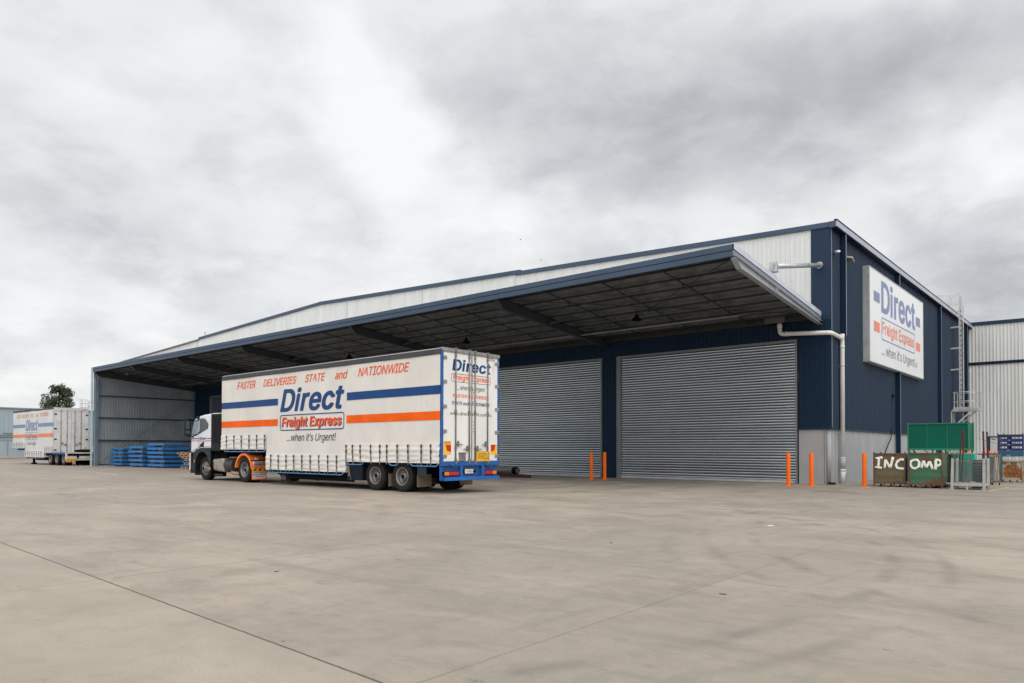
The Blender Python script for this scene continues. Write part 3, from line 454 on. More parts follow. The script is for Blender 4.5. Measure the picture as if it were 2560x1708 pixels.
# the heavy cut of the same letters, for the logo
GLYB = {
 'D': (502, '48,-18 240,-18 270,-16 304,-10 338,0 372,16 396,33 408,43 426,62 441,80 456,106 468,132 481,178 486,214 488,246 486,296 481,332 468,378 459,398 442,430 408,466 374,493 336,511 308,519 264,526 48,527 40,524 36,520 34,508 34,0 36,-10 40,-15|!152,75 151,76 151,434 230,433 260,429 284,421 300,413 314,403 333,384 344,370 353,354 364,326 372,286 373,242 370,210 363,180 344,138 333,124 318,109 298,96 280,87 234,76'),
 'E': (419, '48,-18 386,-18 394,-15 399,-10 401,0 401,56 399,68 390,74 151,76 152,211 366,211 374,214 379,218 381,230 380,294 379,296 370,303 152,304 151,434 388,435 396,442 398,452 398,508 396,520 392,524 384,527 48,527 40,524 36,520 34,508 34,0 36,-10 40,-15'),
 'F': (410, '48,-18 136,-18 144,-15 149,-10 151,0 152,203 358,203 366,206 371,214 372,278 370,288 362,295 152,296 151,434 384,435 393,442 395,452 395,508 393,520 388,524 380,527 48,527 40,524 36,520 34,508 34,0 36,-10 40,-15'),
 'c': (396, '189,-26 236,-26 270,-20 278,-18 326,6 359,36 388,94 389,102 387,112 376,120 318,135 292,135 284,132 216,66 202,66 186,69 164,81 155,90 135,120 124,158 122,182 124,218 132,248 139,264 155,286 174,302 192,309 210,311 282,247 290,244 316,244 376,259 385,266 387,278 386,286 376,297 254,398 246,401 168,401 158,399 120,388 86,367 58,342 44,324 33,304 20,274 11,226 8,180 14,128 22,96 30,78 44,52 58,34 78,15 96,1 122,-12 146,-20 168,-25'),
 'e': (404, '186,-26 230,-26 262,-23 300,-13 318,-4 332,4 362,32 377,52 385,68 391,90 389,102 378,109 320,123 294,123 286,120 281,114 269,92 246,73 204,65 192,68 170,77 147,96 133,118 128,132 126,151 382,151 390,154 395,158 397,180 393,252 380,296 365,326 344,350 314,376 268,396 236,402 166,401 148,397 120,388 94,374 80,364 53,336 43,322 30,300 14,252 9,218 9,156 15,122 24,92 44,52 58,34 78,15 96,1 124,-12 148,-20 172,-25|!128,239 126,242 131,256 146,280 168,300 180,306 198,311 222,309 242,300 262,278 274,258 279,240 278,239'),
 'g': (425, '188,-168 244,-168 264,-165 308,-153 344,-132 374,-102 383,-86 389,-72 396,-42 398,-20 398,378 396,390 388,396 302,397 294,394 289,390 288,379 258,395 228,402 160,401 134,395 116,389 92,376 74,362 56,344 42,326 23,286 14,256 9,222 8,178 10,152 14,126 25,92 31,78 54,44 74,24 104,6 136,-7 158,-12 226,-13 254,-7 284,6 284,-24 280,-36 274,-46 260,-62 250,-68 234,-75 218,-78 198,-78 172,-72 122,-26 114,-23 84,-24 36,-51 27,-58 25,-70 26,-78 39,-100 84,-142 120,-158 154,-166|!198,78 178,83 164,91 148,106 140,118 126,152 122,198 124,222 128,238 139,266 155,288 164,297 176,304 200,311 210,311 232,304 250,292 261,280 275,256 286,210 286,174 276,132 261,106 244,90 234,84 212,78'),
 'h': (410, '41,-18 126,-18 134,-15 138,-10 140,0 140,240 150,272 162,288 170,296 194,307 210,310 218,310 228,307 248,294 259,280 269,254 270,0 272,-10 276,-15 284,-18 368,-18 376,-15 382,-8 383,252 378,294 366,330 356,348 330,375 316,384 290,395 248,402 192,401 168,395 140,382 140,508 138,520 134,524 126,527 42,527 34,524 28,516 27,0 29,-10 34,-15'),
 'i': (167, '41,-18 126,-18 134,-15 139,-8 140,378 138,390 134,394 126,397 42,397 34,394 28,386 27,0 29,-10 34,-15|70,426 98,425 120,431 126,434 134,442 150,464 152,474 150,502 139,522 132,529 116,538 98,542 70,542 50,538 32,525 20,510 15,480 21,454 40,434'),
 'p': (424, '41,-160 126,-161 134,-158 138,-154 140,-142 140,-3 168,-18 192,-24 252,-26 266,-25 288,-20 316,-9 346,11 372,36 392,68 405,102 415,158 416,202 410,254 397,298 383,324 372,340 344,367 322,382 288,396 266,401 244,402 198,402 170,396 152,389 138,375 136,390 132,394 124,397 42,397 34,394 29,390 27,378 27,-142 29,-154 34,-158|!214,66 194,72 174,87 164,96 156,112 149,126 139,170 139,208 149,252 164,280 180,297 192,304 214,311 226,311 242,306 258,298 278,278 292,250 299,224 302,184 300,158 292,128 277,98 266,87 248,73 238,68'),
 'r': (259, '41,-18 126,-18 134,-15 138,-10 140,0 140,246 149,272 154,280 168,294 176,299 194,305 254,304 262,307 267,312 269,322 269,384 267,394 262,399 254,402 240,403 182,402 150,392 138,385 132,394 124,397 42,397 34,394 29,390 27,378 27,0 29,-10 34,-15'),
 's': (365, '165,-26 200,-26 236,-23 280,-9 310,9 336,36 345,50 355,80 357,116 352,144 341,170 320,192 296,209 276,217 152,253 141,260 136,270 135,282 141,292 150,302 160,308 180,314 204,311 220,303 240,278 243,268 248,262 256,259 282,259 290,261 338,272 348,280 350,290 349,298 339,326 317,356 306,367 288,381 260,393 220,402 152,402 114,394 80,378 66,369 41,344 28,320 23,300 21,264 26,234 37,210 56,189 82,172 106,161 218,131 232,123 241,110 242,100 230,82 214,71 188,64 170,65 144,75 129,90 118,118 114,122 106,125 76,124 22,112 12,104 10,94 11,84 21,52 45,20 56,9 86,-9 110,-19'),
 't': (227, '131,-20 164,-21 218,-17 232,-13 238,-6 238,12 226,64 222,69 214,72 188,72 176,69 162,72 153,84 152,92 152,308 216,309 224,312 228,316 230,328 229,386 224,394 216,397 152,398 152,470 150,482 146,486 138,489 54,489 46,486 40,478 39,398 -6,397 -14,394 -18,390 -20,378 -19,320 -14,312 -6,309 39,308 39,88 42,62 48,40 56,24 80,0 108,-15'),
 'x': (379, '9,-18 102,-18 110,-15 117,-8 188,106 193,102 261,-8 268,-15 276,-18 370,-18 378,-15 382,-10 384,0 382,12 256,192 376,368 378,378 377,386 372,394 364,397 270,397 262,394 256,388 192,282 126,388 120,394 112,397 18,397 10,394 5,390 3,378 5,368 123,196 -3,12 -5,0 -3,-10 2,-15'),
}
from mathutils.geometry import tessellate_polygon
GCACHE = {}
def glyphs(body, shear=0, bold=0, space=1.0):
    key = (body, shear, bold, space)
    if key in GCACHE: return GCACHE[key]
    heavy = bold >= .036 and all(ch in GLYB or ch == ' ' for ch in body); pen = 0; off = 0 if heavy else bold*560; vs = []; fs = []; gi = 0
    for ch in body:
        if ch == ' ': pen += GLY_SPACE*space; continue
        adv, data = (GLYB if heavy else GLY)[ch]; polys = []
        for l in data.split('|'):
            hole = l[0] == '!'
            l = [tuple(float(q) for q in p.split(',')) for p in l.lstrip('!').split(' ')]; n = len(l); pts = []
            for i in range(n):
                p0, p1, p2 = l[i-1], l[i], l[(i+1) % n]
                d1 = Vector((p1[0]-p0[0], p1[1]-p0[1])).normalized(); d2 = Vector((p2[0]-p1[0], p2[1]-p1[1])).normalized()
                n1 = Vector((d1.y, -d1.x)); m_ = n1+Vector((d2.y, -d2.x))
                if m_.length < .3: m_ = n1.copy()
                m_.normalize(); k = off/max(.5, m_.dot(n1)); x, y = p1[0]+m_.x*k, p1[1]+m_.y*k
                pts.append(Vector(((pen+x+y*shear)/1000, y/1000, (gi % 3)*.0004)))
            polys.append((hole, pts))
        def inside(p, poly):
            r = False
            for i in range(len(poly)):
                a, b = poly[i-1], poly[i]
                if (a.y > p.y) != (b.y > p.y) and p.x < (b.x-a.x)*(p.y-a.y)/(b.y-a.y)+a.x: r = not r
            return r
        for hole, pts in polys:
            if hole: continue
            grp = [pts]+[q for h, q in polys if h and inside(q[0], pts)]
            base = len(vs)
            for q in grp: vs += q
            for t_ in tessellate_polygon(grp):
                a_, b_, c_ = [vs[base+k] for k in t_]
                if (b_-a_).cross(c_-a_).z < 0: t_ = (t_[0], t_[2], t_[1])
                fs.append(tuple(base+k for k in t_))
        gi += 1; pen += adv*space+(40 if heavy else off*1.35)
    GCACHE[key] = (vs, fs); return vs, fs
def put_text(mb, body, o, rx, ux, width, zlo, zhi, m=0, shear=0, bold=0, space=1.0, ref=None):
    """fit text: the letters' box (or the box of ref's height) spans zlo..zhi"""
    vs, fs = glyphs(body, shear, bold, space)
    x0, x1 = min(v.x for v in vs), max(v.x for v in vs)
    rv = glyphs(ref, shear, bold, space)[0] if ref else vs
    y0, y1 = min(v.y for v in rv), max(v.y for v in rv)
    i = len(mb.v); o = Vector(o); rx = Vector(rx); ux = Vector(ux)
    nn = rx.cross(ux)
    for v in vs:
        p = o + nn*v.z + rx*((v.x-x0)/(x1-x0)*width) + ux*(zlo+(v.y-y0)/(y1-y0)*(zhi-zlo)); mb.v.append(tuple(p))
    for f in fs: mb.f.append(tuple(i+k for k in f)); mb.mi.append(m); mb.sm.append(False)
def rrect_outline(mb, o, rx, ux, w, z0, z1, r, t, m=0):
    def loop(k):
        pts = []
        for cx, cz, a0 in ((w-r, z1-r, 0), (r, z1-r, 90), (r, z0+r, 180), (w-r, z0+r, 270)):
            for j in range(7):
                a = R(a0+15*j); rr = r-k; pts.append(Vector(o)+Vector(rx)*(cx+rr*math.cos(a))+Vector(ux)*(cz+rr*math.sin(a)))
        return pts
    def dense(P):
        out = []
        for k in range(len(P)):
            a_, b_ = P[k], P[(k+1) % len(P)]; q = max(1, int((Lq[k])/.12))
            out += [a_.lerp(b_, j/q) for j in range(q)]
        return out
    A, B = loop(0), loop(t); Lq = [(A[k]-A[(k+1) % len(A)]).length for k in range(len(A))]
    A, B = dense(A), dense(B); n = len(A)
    for k in range(n): mb.face([A[k], A[(k+1) % n], B[(k+1) % n], B[k]], m)
def rect(mb, o, rx, ux, a, b, z0, z1, m=0):
    o, rx, ux = Vector(o), Vector(rx), Vector(ux)
    mb.face([o+rx*a+ux*z0, o+rx*b+ux*z0, o+rx*b+ux*z1, o+rx*a+ux*z1], m)

# ------------------------------------------------------------------ ribbed sheeting
def ribbed(mb, o, rx, out, length, zb, zt, pitch, ribw, ribh, m=0, edge=.012, mid=False):
    """vertical ribbed sheet; zb, zt are numbers or functions of the distance along"""
    fb = zb if callable(zb) else (lambda u: zb); ft = zt if callable(zt) else (lambda u: zt)
    o, rx, out = Vector(o), Vector(rx), Vector(out); pr = [(0, 0)]; u = pitch/2
    while u+ribw/2 < length:
        pr += [(u-ribw/2, 0), (u-ribw/2+edge, ribh), (u+ribw/2-edge, ribh), (u+ribw/2, 0)]; u += pitch
        if mid and u < length: pr += [(u-pitch/2-.008, 0), (u-pitch/2, .006), (u-pitch/2+.008, 0)]
    pr.append((length, 0)); i = len(mb.v)
    for u, h in pr:
        p = o+rx*u+out*h
        mb.v.append((p.x, p.y, fb(u))); mb.v.append((p.x, p.y, ft(u)))
    flip = rx.cross(Vector((0, 0, 1))).dot(out) < 0
    for k in range(len(pr)-1):
        a, b = i+2*k, i+2*k+2
        q = (a, b, b+1, a+1)
        mb.f.append(tuple(reversed(q)) if flip else q); mb.mi.append(m); mb.sm.append(False)

# ================================================================== SETTING
g = MB()
g.face([(-700, -500, 0), (500, -500, 0), (500, 700, 0), (-700, 700, 0)])
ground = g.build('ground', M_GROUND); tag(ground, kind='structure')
mk = MB()
for a, b, wd in (((-34.9, -13.72), (-30.6, -14.22), .12), ((-71.6, -8.72), (-67.6, -8.62), .14), ((-73, -6.2), (-64, -6.1), .12)):
    d = (Vector(b)-Vector(a)).normalized(); n = Vector((-d.y, d.x))*wd/2
    mk.face([(a[0]-n.x, a[1]-n.y, .004), (b[0]-n.x, b[1]-n.y, .004), (b[0]+n.x, b[1]+n.y, .004), (a[0]+n.x, a[1]+n.y, .004)])
tag(mk.build('white_ground_marking', MARKW), kind='structure')
mk = MB()
for a, b, wd in (((-1.0, -2.45), (1.2, -2.5), .07), ((1.74, -2.45), (1.66, -.75), .07), ((5.30, -1.3), (5.46, 2.2), .07), ((-.2, -1.75), (1.3, -1.75), .05)):
    d = (Vector(b)-Vector(a)).normalized(); n = Vector((-d.y, d.x))*wd/2
    mk.face([(a[0]-n.x, a[1]-n.y, .004), (b[0]-n.x, b[1]-n.y, .004), (b[0]+n.x, b[1]+n.y, .004), (a[0]+n.x, a[1]+n.y, .004)])
tag(mk.build('yellow_ground_marking', MARKY), kind='structure')

# ================================================================== WAREHOUSE
WH = thing('warehouse', 'long navy and off-white metal warehouse with roller doors and a deep canopy', 'warehouse')
RIDGE, ZE, ZR = -33.75, 10.02, 11.33
def ztop(X): return ZE+(ZR-ZE)*(1-abs(X-RIDGE)/33.75)
DOORS = [(-49.1, -41.0), (-39.0, -30.9), (-29.0, -20.9), (-18.68, -10.55), (-9.45, -1.32)]
DZ = 5.62
b = MB()      # white upper sheeting
ribbed(b, (-67.5, 0, 0), (1, 0, 0), (0, -1, 0), 67.5-.69, 6.40, lambda u: ztop(-67.5+u), .19, .045, .028)
b.build('upper_cladding', WHITE, WH)
# cover strips at sheet joints
for X in (-51.9, -45.6, -37.95, -30.66, -23.3, -16.0):
    wd = .6 if X == -51.9 else .05
    b = MB(); b.hexa([(X-wd/2, -.036, 6.9), (X+wd/2, -.036, 6.9), (X+wd/2, -.030, 6.9), (X-wd/2, -.030, 6.9)],
           [(X-wd/2, -.036, ztop(X)-.1), (X+wd/2, -.036, ztop(X)-.1), (X+wd/2, -.030, ztop(X)-.1), (X-wd/2, -.030, ztop(X)-.1)])
    b.build('cover_strip', WHITE, WH)
b = MB()      # navy sheeting behind the canopy
ribbed(b, (-67.5, 0, 0), (1, 0, 0), (0, -1, 0), 67.5, DZ+.10, 6.40, .19, .045, .028)
prev = -67.5
for a, c in DOORS+[(-1.2, None)]:
    x1 = a-.20 if c is not None else a
    if c is not None:
        ribbed(b, (prev, 0, 0), (1, 0, 0), (0, -1, 0), x1-prev, 0, DZ+.10, .19, .05, .03); prev = c+.07
ribbed(b, (-1.2, -.04, 0), (1, 0, 0), (0, -1, 0), 1.25, 2.17, 6.40, .19, .06, .03)
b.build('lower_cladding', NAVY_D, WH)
b = MB()      # corner strips
b.box((-.69, -.045, 6.40), (.06, -.002, ztop(0)))
b.box((.045, -.05, 2.14), (.075, .05, 10.0))
b.box((-1.2, -.075, 2.12), (.07, -.0, 2.17)); b.box((.02, .05, 2.12), (.075, 30.3, 2.17))
b.build('corner_flashing', NAVY, WH)
b = MB(); b.box((.0755, -.045, 2.2), (.079, -.015, 9.9)); b.build('edge_highlight', GUTTER, WH)  # pale strip, a highlight painted along the corner flashing
b = MB()      # capping along the gable
def cap(x0, x1, dz=0, h=.19, t=0):
    b.hexa([(x0, -.09-t, ztop(x0)-.06+dz), (x1, -.09-t, ztop(x1)-.06+dz), (x1, .12+t, ztop(x1)-.06+dz), (x0, .12+t, ztop(x0)-.06+dz)],
           [(x0, -.09-t, ztop(x0)-.06+h+dz), (x1, -.09-t, ztop(x1)-.06+h+dz), (x1, .12+t, ztop(x1)-.06+h+dz), (x0, .12+t, ztop(x0)-.06+h+dz)])
cap(-15.9, .10, -.02, .20); cap(RIDGE, -15.6, .035, .21, .01); cap(-51.3, RIDGE, .03, .20)
b.build('gable_capping', FASC, WH)
b = MB(); cap(-67.5, -51.3, -.02, .10, .03); b.build('roof_edge', mat('brown_grey_edge', (.13, .12, .12), .6), WH)
b = MB()
b.face([(.2, .1, ztop(0)+.02), (RIDGE, .1, ZR+.02), (RIDGE, 62, ZR+.02), (.2, 62, ztop(0)+.02)])
b.face([(RIDGE, .1, ZR+.02), (-67.6, .1, ztop(0)+.02), (-67.6, 62, ztop(0)+.02), (RIDGE, 62, ZR+.02)])
b.build('roof', ROOFM, WH)
b = MB()      # side wall sheeting
ribbed(b, (.03, .05, 0), (0, 1, 0), (1, 0, 0), 30.34, 2.17, 10.0, .21, .07, .042, edge=.02)
b.box((-.1, 30.36, 0), (.0, 62, 10.0)); b.box((-67.5, 61.9, 0), (0, 62, 10.0)); b.box((-67.6, .1, 0), (-67.5, 61.9, 10.0))
b.build('side_cladding', NAVY, WH)
b = MB()      # eaves gutter
b.box((.05, -.12, 9.88), (.30, 30.42, 9.91), 1); b.box((.26, -.12, 9.91), (.31, 30.42, 10.13), 0); b.box((.20, -.14, 10.13), (.32, 30.44, 10.19), 1)
b.box((.03, -.13, 9.89), (.27, -.09, 10.14), 2)
b.build('gutter', [GUTTER, NAVY_D, FASC], WH, bevel=.01)
for y in (1.18, 9.83, 19.8, 28.6):
    b = MB(); b.box((.06, y-.06, 5.85 if y < 2 else .02), (.27, y+.06, 9.9), 0); b.box((.272, y-.055, 5.85 if y < 2 else .02), (.278, y-.02, 9.9), 1)  # pale front strip paints the sky's reflection on the pipe
    b.build('rain_pipe', [NAVY_D, GUTTER], WH)
# precast plinth
b = MB(); b.box((-1.195, -.015, 0), (-.245, .2, 2.13), 0); b.box((-.225, -.015, 0), (-.16, .2, 2.13), 0)
b.box((-.245, .01, 0), (-.225, .2, 2.13), 1); b.build('plinth_panel', [CONC_W, BLACK], WH)
b = MB(); b.tube([(-.09, .06, 0), (-.09, .06, 2.13)], .085, 16); b.box((-.18, .02, 0), (-.09, .3, 2.13)); b.box((-.16, .065, 0), (-.006, .62, 2.13))
b.build('plinth_corner', CONC, WH)
for y0, y1 in ((.64, 9.6), (9.62, 19.6), (19.62, 30.34)):
    b = MB(); b.box((-.2, y0, 0), (.015, y1, 2.13)); random.seed(int(y0*7)); yy = y0+.2      # with rain streaks under the flashing
    while yy < y1-.3:
        h = .04+.22*random.random()**2; ww = .03+.09*random.random()
        b.face([(.0165, yy, 2.125), (.0165, yy+ww, 2.125), (.0165, yy+ww*.7, 2.125-h*.6), (.0165, yy+ww*.4, 2.125-h)], 1); yy += ww+random.uniform(.05, .7)
    b.build('plinth_panel', [CONC, mat('water_stain', (.14, .135, .13), .9)], WH)
# roller doors
def roller(x0, x1):
    b = MB(); n = 49; p = (DZ-.09)/n
    prof = [(0, .012), (.05, .010), (.11, -.004), (.20, -.016), (.30, -.0225), (.42, -.026), (.54, -.0265), (.64, -.0235), (.74, -.016), (.84, -.002), (.90, .008), (.95, .012), (1, .012)]
    random.seed(int(-x0*10)); i = len(b.v); nx = 14; zs = []
    for k in range(n):
        tilt = random.gauss(0, .012)+(random.choice((-1, 0, 0, 1, 1))*random.uniform(.02, .09) if k < 11 else 0)
        zs += [(.09+(k+t)*p, y-tilt*(t-.5)*.3, t) for t, y in prof]
    for z, y, t in zs:
        for j in range(nx+1):
            x = x0+(x1-x0)*j/nx; q = noise.noise(Vector((x*.25, z*.5, x0)))*.003
            b.v.append((x, .06+y+q, z))
    for k in range(len(zs)-1):
        groove = zs[k][2] >= .83 or zs[k+1][2] <= .12  # groove faces darkened in colour, painting the shadow line between slats
        for j in range(nx):
            a = i+k*(nx+1)+j; b.f.append((a, a+1, a+nx+2, a+nx+1)); b.mi.append(1 if groove else 0); b.sm.append(True)
    d = b.build('roller_door', [DOORM, mat('slat_groove_shade', (.03, .034, .038), .6, .2, .1, 3)], WH)
    c = MB(); c.box((x0, .02, .012), (x1, .075, .10)); c.build('bottom_rail', mat('door_rail', (.42, .41, .42), .5, .3), d)
    c = MB(); c.box((x0-.20, -.05, 0), (x0, .10, DZ+.10)); c.box((x1, -.05, 0), (x1+.07, .10, DZ+.10)); c.box((x0, -.045, DZ), (x1, .10, DZ+.10))
    c.build('door_frame', JAMB, d)
for a, c in DOORS: roller(a, c)

# ---- canopy
CX0, CX1, CY = -51.92, -.34, -8.07
def zc(y): return 7.60-.1135*(y-CY)      # top of canopy roof
CAN = MB()
CAN.face([(CX0, CY, zc(CY)-.02), (CX1, CY, zc(CY)-.02), (CX1, -.36, zc(-.36)-.02), (CX0, -.36, zc(-.36)-.02)])
can = CAN.build('canopy', ROOFM, WH)
b = MB(); nx, ny = 150, 14       # sagging foil blanket under the roof sheets
i = len(b.v)
for a in range(ny+1):
    y = CY+.1+(-.42-CY-.1)*a/ny
    for c in range(nx+1):
        x = CX0+.05+(CX1-CX0-.1)*c/nx
        b.v.append((x, y, zc(y)-.06-.02*noise.noise(Vector((x*1.3, y*2.2, 0)))))
for a in range(ny):
    for c in range(nx):
        k = i+a*(nx+1)+c; b.f.append((k, k+nx+1, k+nx+2, k+1)); b.mi.append(0); b.sm.append(True)
b.build('insulation_blanket', FOIL, can)
b = MB()
b.box((CX0, CY-.03, 7.425), (CX1+.02, CY+.03, 7.60), 0); b.box((CX0+.1, CY-.018, 7.23), (CX1+.012, CY+.03, 7.405), 0); b.box((CX0+.1, CY-.005, 7.40), (CX1, CY+.03, 7.43), 1)
x = CX1-.6
while x > -20: b.box((x, CY-.02, 7.402), (x+.05, CY-.006, 7.428), 0); x -= 1.27
b.build('fascia', [FASC, BLACK], can)
b = MB()                                         # barge at the open end: roll, board
for z0, z1, xo, m in ((-.165, .012, .035, 0), (-.355, -.195, .02, 1)):
    b.hexa([(CX1-.02, CY-.03, zc(CY)+z0), (CX1+xo, CY-.03, zc(CY)+z0), (CX1+xo, -.05, zc(-.05)+z0), (CX1-.02, -.05, zc(-.05)+z0)],
           [(CX1-.02, CY-.03, zc(CY)+z1), (CX1+xo, CY-.03, zc(CY)+z1), (CX1+xo, -.05, zc(-.05)+z1), (CX1-.02, -.05, zc(-.05)+z1)], m)
b.hexa([(CX1-.2, CY, zc(CY)), (CX1+.02, CY, zc(CY)), (CX1+.02, -.05, zc(-.05)), (CX1-.2, -.05, zc(-.05))],
       [(CX1-.2, CY, zc(CY)+.03), (CX1+.02, CY, zc(CY)+.03), (CX1+.02, -.05, zc(-.05)+.03), (CX1-.2, -.05, zc(-.05)+.03)], 0)
b.build('barge_board', [mat('pale_barge', (.47, .50, .58), .35, .1), mat('barge_mid', (.16, .175, .225), .4, .1)], can)
def rafter(X, mm):
    b = MB(); y0, y1 = CY+.03, -.02
    zt = lambda y: zc(y)-.36 if X > -1 else zc(y)-.20
    zl = lambda y: max(6.20, 6.93-.092*(y+7.84)) if y > -7.6 else zt(y)-.06
    ys = [y0, y0+.40, -4.6, y1]; zb = [zt(y0)-.05, 6.93, 6.635, 6.21]
    for k in range(3):
        ya, yb, za, zb_ = ys[k], ys[k+1], zb[k], zb[k+1]
        b.hexa([(X-.006, ya, za), (X+.006, ya, za), (X+.006, yb, zb_), (X-.006, yb, zb_)], [(X-.006, ya, zt(ya)), (X+.006, ya, zt(ya)), (X+.006, yb, zt(yb)), (X-.006, yb, zt(yb))])
        b.hexa([(X-.09, ya, za-.012), (X+.09, ya, za-.012), (X+.09, yb, zb_-.012), (X-.09, yb, zb_-.012)], [(X-.09, ya, za), (X+.09, ya, za), (X+.09, yb, zb_), (X-.09, yb, zb_)])
        b.hexa([(X-.09, ya, zt(ya)), (X+.09, ya, zt(ya)), (X+.09, yb, zt(yb)), (X-.09, yb, zt(yb))], [(X-.09, ya, zt(ya)+.012), (X+.09, ya, zt(ya)+.012), (X+.09, yb, zt(yb)+.012), (X-.09, yb, zt(yb)+.012)])
    for y in (-4.72, -4.58):
        b.box((X-.088, y, 6.64), (X+.088, y+.01, zt(y)))
    if X < -1:
        b.bar((X, -4.65, 6.7), (X+.6, -4.2, zc(-4.2)-.25), .03, .07); b.bar((X, -4.65, 6.7), (X-.6, -4.2, zc(-4.2)-.25), .03, .07)
    b.build('rafter', mm, can)
RX = [-.36, -10.19, -19.69, -30.0, -38.0, -45.1, -51.7]
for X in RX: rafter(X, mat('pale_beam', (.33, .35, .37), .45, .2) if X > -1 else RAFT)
y = CY+.55
while y < -.6:                                   # purlins, C sections running the whole length
    b = MB(); z = zc(y)-.10
    b.box((CX0+.1, y-.035, z-.16), (CX1-.1, y-.031, z), 0); b.box((CX0+.1, y-.034, z-.165), (CX1-.1, y+.045, z-.161), 1); b.box((CX0+.1, y+.031, z-.16), (CX1-.1, y+.035, z-.145), 1); b.box((CX0+.1, y-.037, z-.164), (CX1-.1, y-.0355, z-.105), 1)
    b.build('purlin', [PWEB, PURL], can); y += .93
for k in range(len(RX)-1):
    for t in (.27, .52, .77):
        X = RX[k]+(RX[k+1]-RX[k])*t; b = MB()
        b.bar((X, CY+.4, zc(CY+.4)-.27), (X, -.6, zc(-.6)-.27), .05, .03)
        for yy in (-6.2, -4.3, -2.5): b.box((X-.02, yy, zc(yy)-.46), (X+.02, yy+.03, zc(yy)-.25))
        b.build('bridging', PURL, can)
for a, c in (((RX[0]-.3, CY+.3, 7.2), (RX[1]+.4, -1, 6.55)), ((RX[1]+.3, CY+.3, 7.2), (RX[0]-.4, -1, 6.55))):
    b = MB(); b.tube([a, c], .014, 6); b.build('brace_rod', PURL, can)
b = MB(); b.tube([(-18.6, -2.2, 6.53), (-2.7, -2.2, 6.53)], .035, 8); b.tube([(-50, -2.2, 6.53), (-19.2, -2.2, 6.53)], .03, 8)
b.build('conduit', mat('conduit_grey', (.24, .24, .22), .5, .2), can)
b = MB(); b.box((CX0+.1, -.40, 6.42), (CX1-.02, -.36, 6.70)); b.box((CX0+.1, -.40, 6.38), (CX1-.02, -.03, 6.42)); b.build('box_gutter', PURL, can)
b = MB(); b.box((-2.32, -.62, 6.38), (-1.55, -.08, 6.66)); b.build('gutter_sump', mat('sump_grey', (.10, .105, .10), .5), can)
b = MB()                                         # inclined pipe tie above the canopy end
b.tube([(-.36, -.03, 8.53), (-.36, -4.75, 7.56)], .085, 14); b.tube([(-.36, -.12, 8.512), (-.36, -.0, 8.535)], .13, 14)
b.box((-.52, -4.95, 7.34), (-.20, -4.72, 7.38)); b.box((-.40, -4.98, 7.36), (-.32, -4.6, 7.66)); b.box((-.50, -4.86, 7.4), (-.22, -4.82, 7.70)); b.box((-.47, -4.7, 7.42), (-.25, -4.66, 7.66))
for dx in (-.08, .08): b.tube([(-.36+dx, -4.90, 7.6), (-.36+dx, -4.6, 7.54)], .02, 6)
b.build('tie_pipe', GALV, can)
# end wall of the canopy
b = MB(); ribbed(b, (CX0+.02, CY+.15, 0), (0, 1, 0), (1, 0, 0), -CY-.15, .06, lambda u: zc(CY+.15+u)-.03, .20, .05, .045)
ew = b.build('end_wall', ENDIN, WH)
b = MB(); ribbed(b, (CX0-.05, 0, 0), (0, -1, 0), (-1, 0, 0), -CY-.12, .06, lambda u: zc(-u)-.01, .20, .05, .03); b.build('outer_sheet', NAVY, ew)
b = MB()
b.bar((CX0+.24, CY+.4, .2), (CX0+.24, -.3, 5.6), .012, .03); b.build('brace_strap', mat('strap_grey', (.10, .12, .13), .5), ew)
for z in (.10, 2.00, 3.75, 5.45): b = MB(); b.box((CX0+.03, CY+.25, z-.05), (CX0+.18, -.03, z+.05)); b.build('wall_girt', ENDGIRT, ew)
b = MB(); b.box((CX0+.14, CY+.07, 0), (CX0+.34, CY+.082, 6.75)); b.box((CX0+.14, CY+.08, 0), (CX0+.152, CY+.40, 6.75)); b.box((CX0+.335, CY+.04, 0), (CX0+.36, CY+.13, 6.72), 1); b.box((CX0+.152, CY+.08, 0), (CX0+.34, CY+.35, 6.7))
b.build('end_column', [ENDCOL, mat('flange_highlight', (.24, .28, .29), .4, .2)], ew)
b = MB(); b.box((CX0-.20, CY-.035, 0), (CX0+.12, CY+.02, 7.60)); b.build('corner_cover', ENDTRIM, ew)
b = MB(); b.box((CX0+.02, -.25, .02), (CX0+.16, -.1, 6.3)); b.build('end_column', ENDCOL, ew)

# ---- white drain pipe
DP = thing('drain_pipe', 'white plastic drain pipe running along under the canopy and down the corner', 'pipe', (.16, .95, 0))
def bend(pts, r=.18, k=5):
    out = [Vector(pts[0])]
    for a, p, c in zip(pts, pts[1:], pts[2:]):
        a, p, c = Vector(a), Vector(p), Vector(c); d0 = (a-p).normalized()*r; d1 = (c-p).normalized()*r
        for j in range(k+1):
            t = j/k; out.append((p+d0)*(1-t)**2+p*2*t*(1-t)+(p+d1)*t*t)
    out.append(Vector(pts[-1])); return out
b = MB(); b.tube(bend([(-1.85, -.25, 6.38), (-1.85, -.25, 5.96), (.10, -.25, 5.82), (.17, .93, 5.72), (.17, .93, 1.05)], .15), .085, 16); b.build('pipe', PVC, DP)
b = MB(); b.tube([(-1.85, -.25, 6.2), (-1.85, -.25, 6.42)], .098, 14); b.build('pipe_joint', PVC, DP)
for p, q, r_ in (((.17, .93, 5.35), (.17, .93, 5.42), .098), ((.17, .93, 5.72), (.17, .93, 5.90), .09), ((-1.62, -.25, 5.945), (-1.58, -.25, 5.942), .10)):
    b = MB(); b.tube([p, q], r_, 16); b.build('pipe_joint', PVC, DP)
b = MB()
for z in (1.96, 4.62): b = MB(); b.box((.0, .80, z), (.14, .86, z+.025)); b.tube([(.17, .93, z), (.17, .93, z+.03)], .09, 14); b.build('bracket', GALV_D, DP)
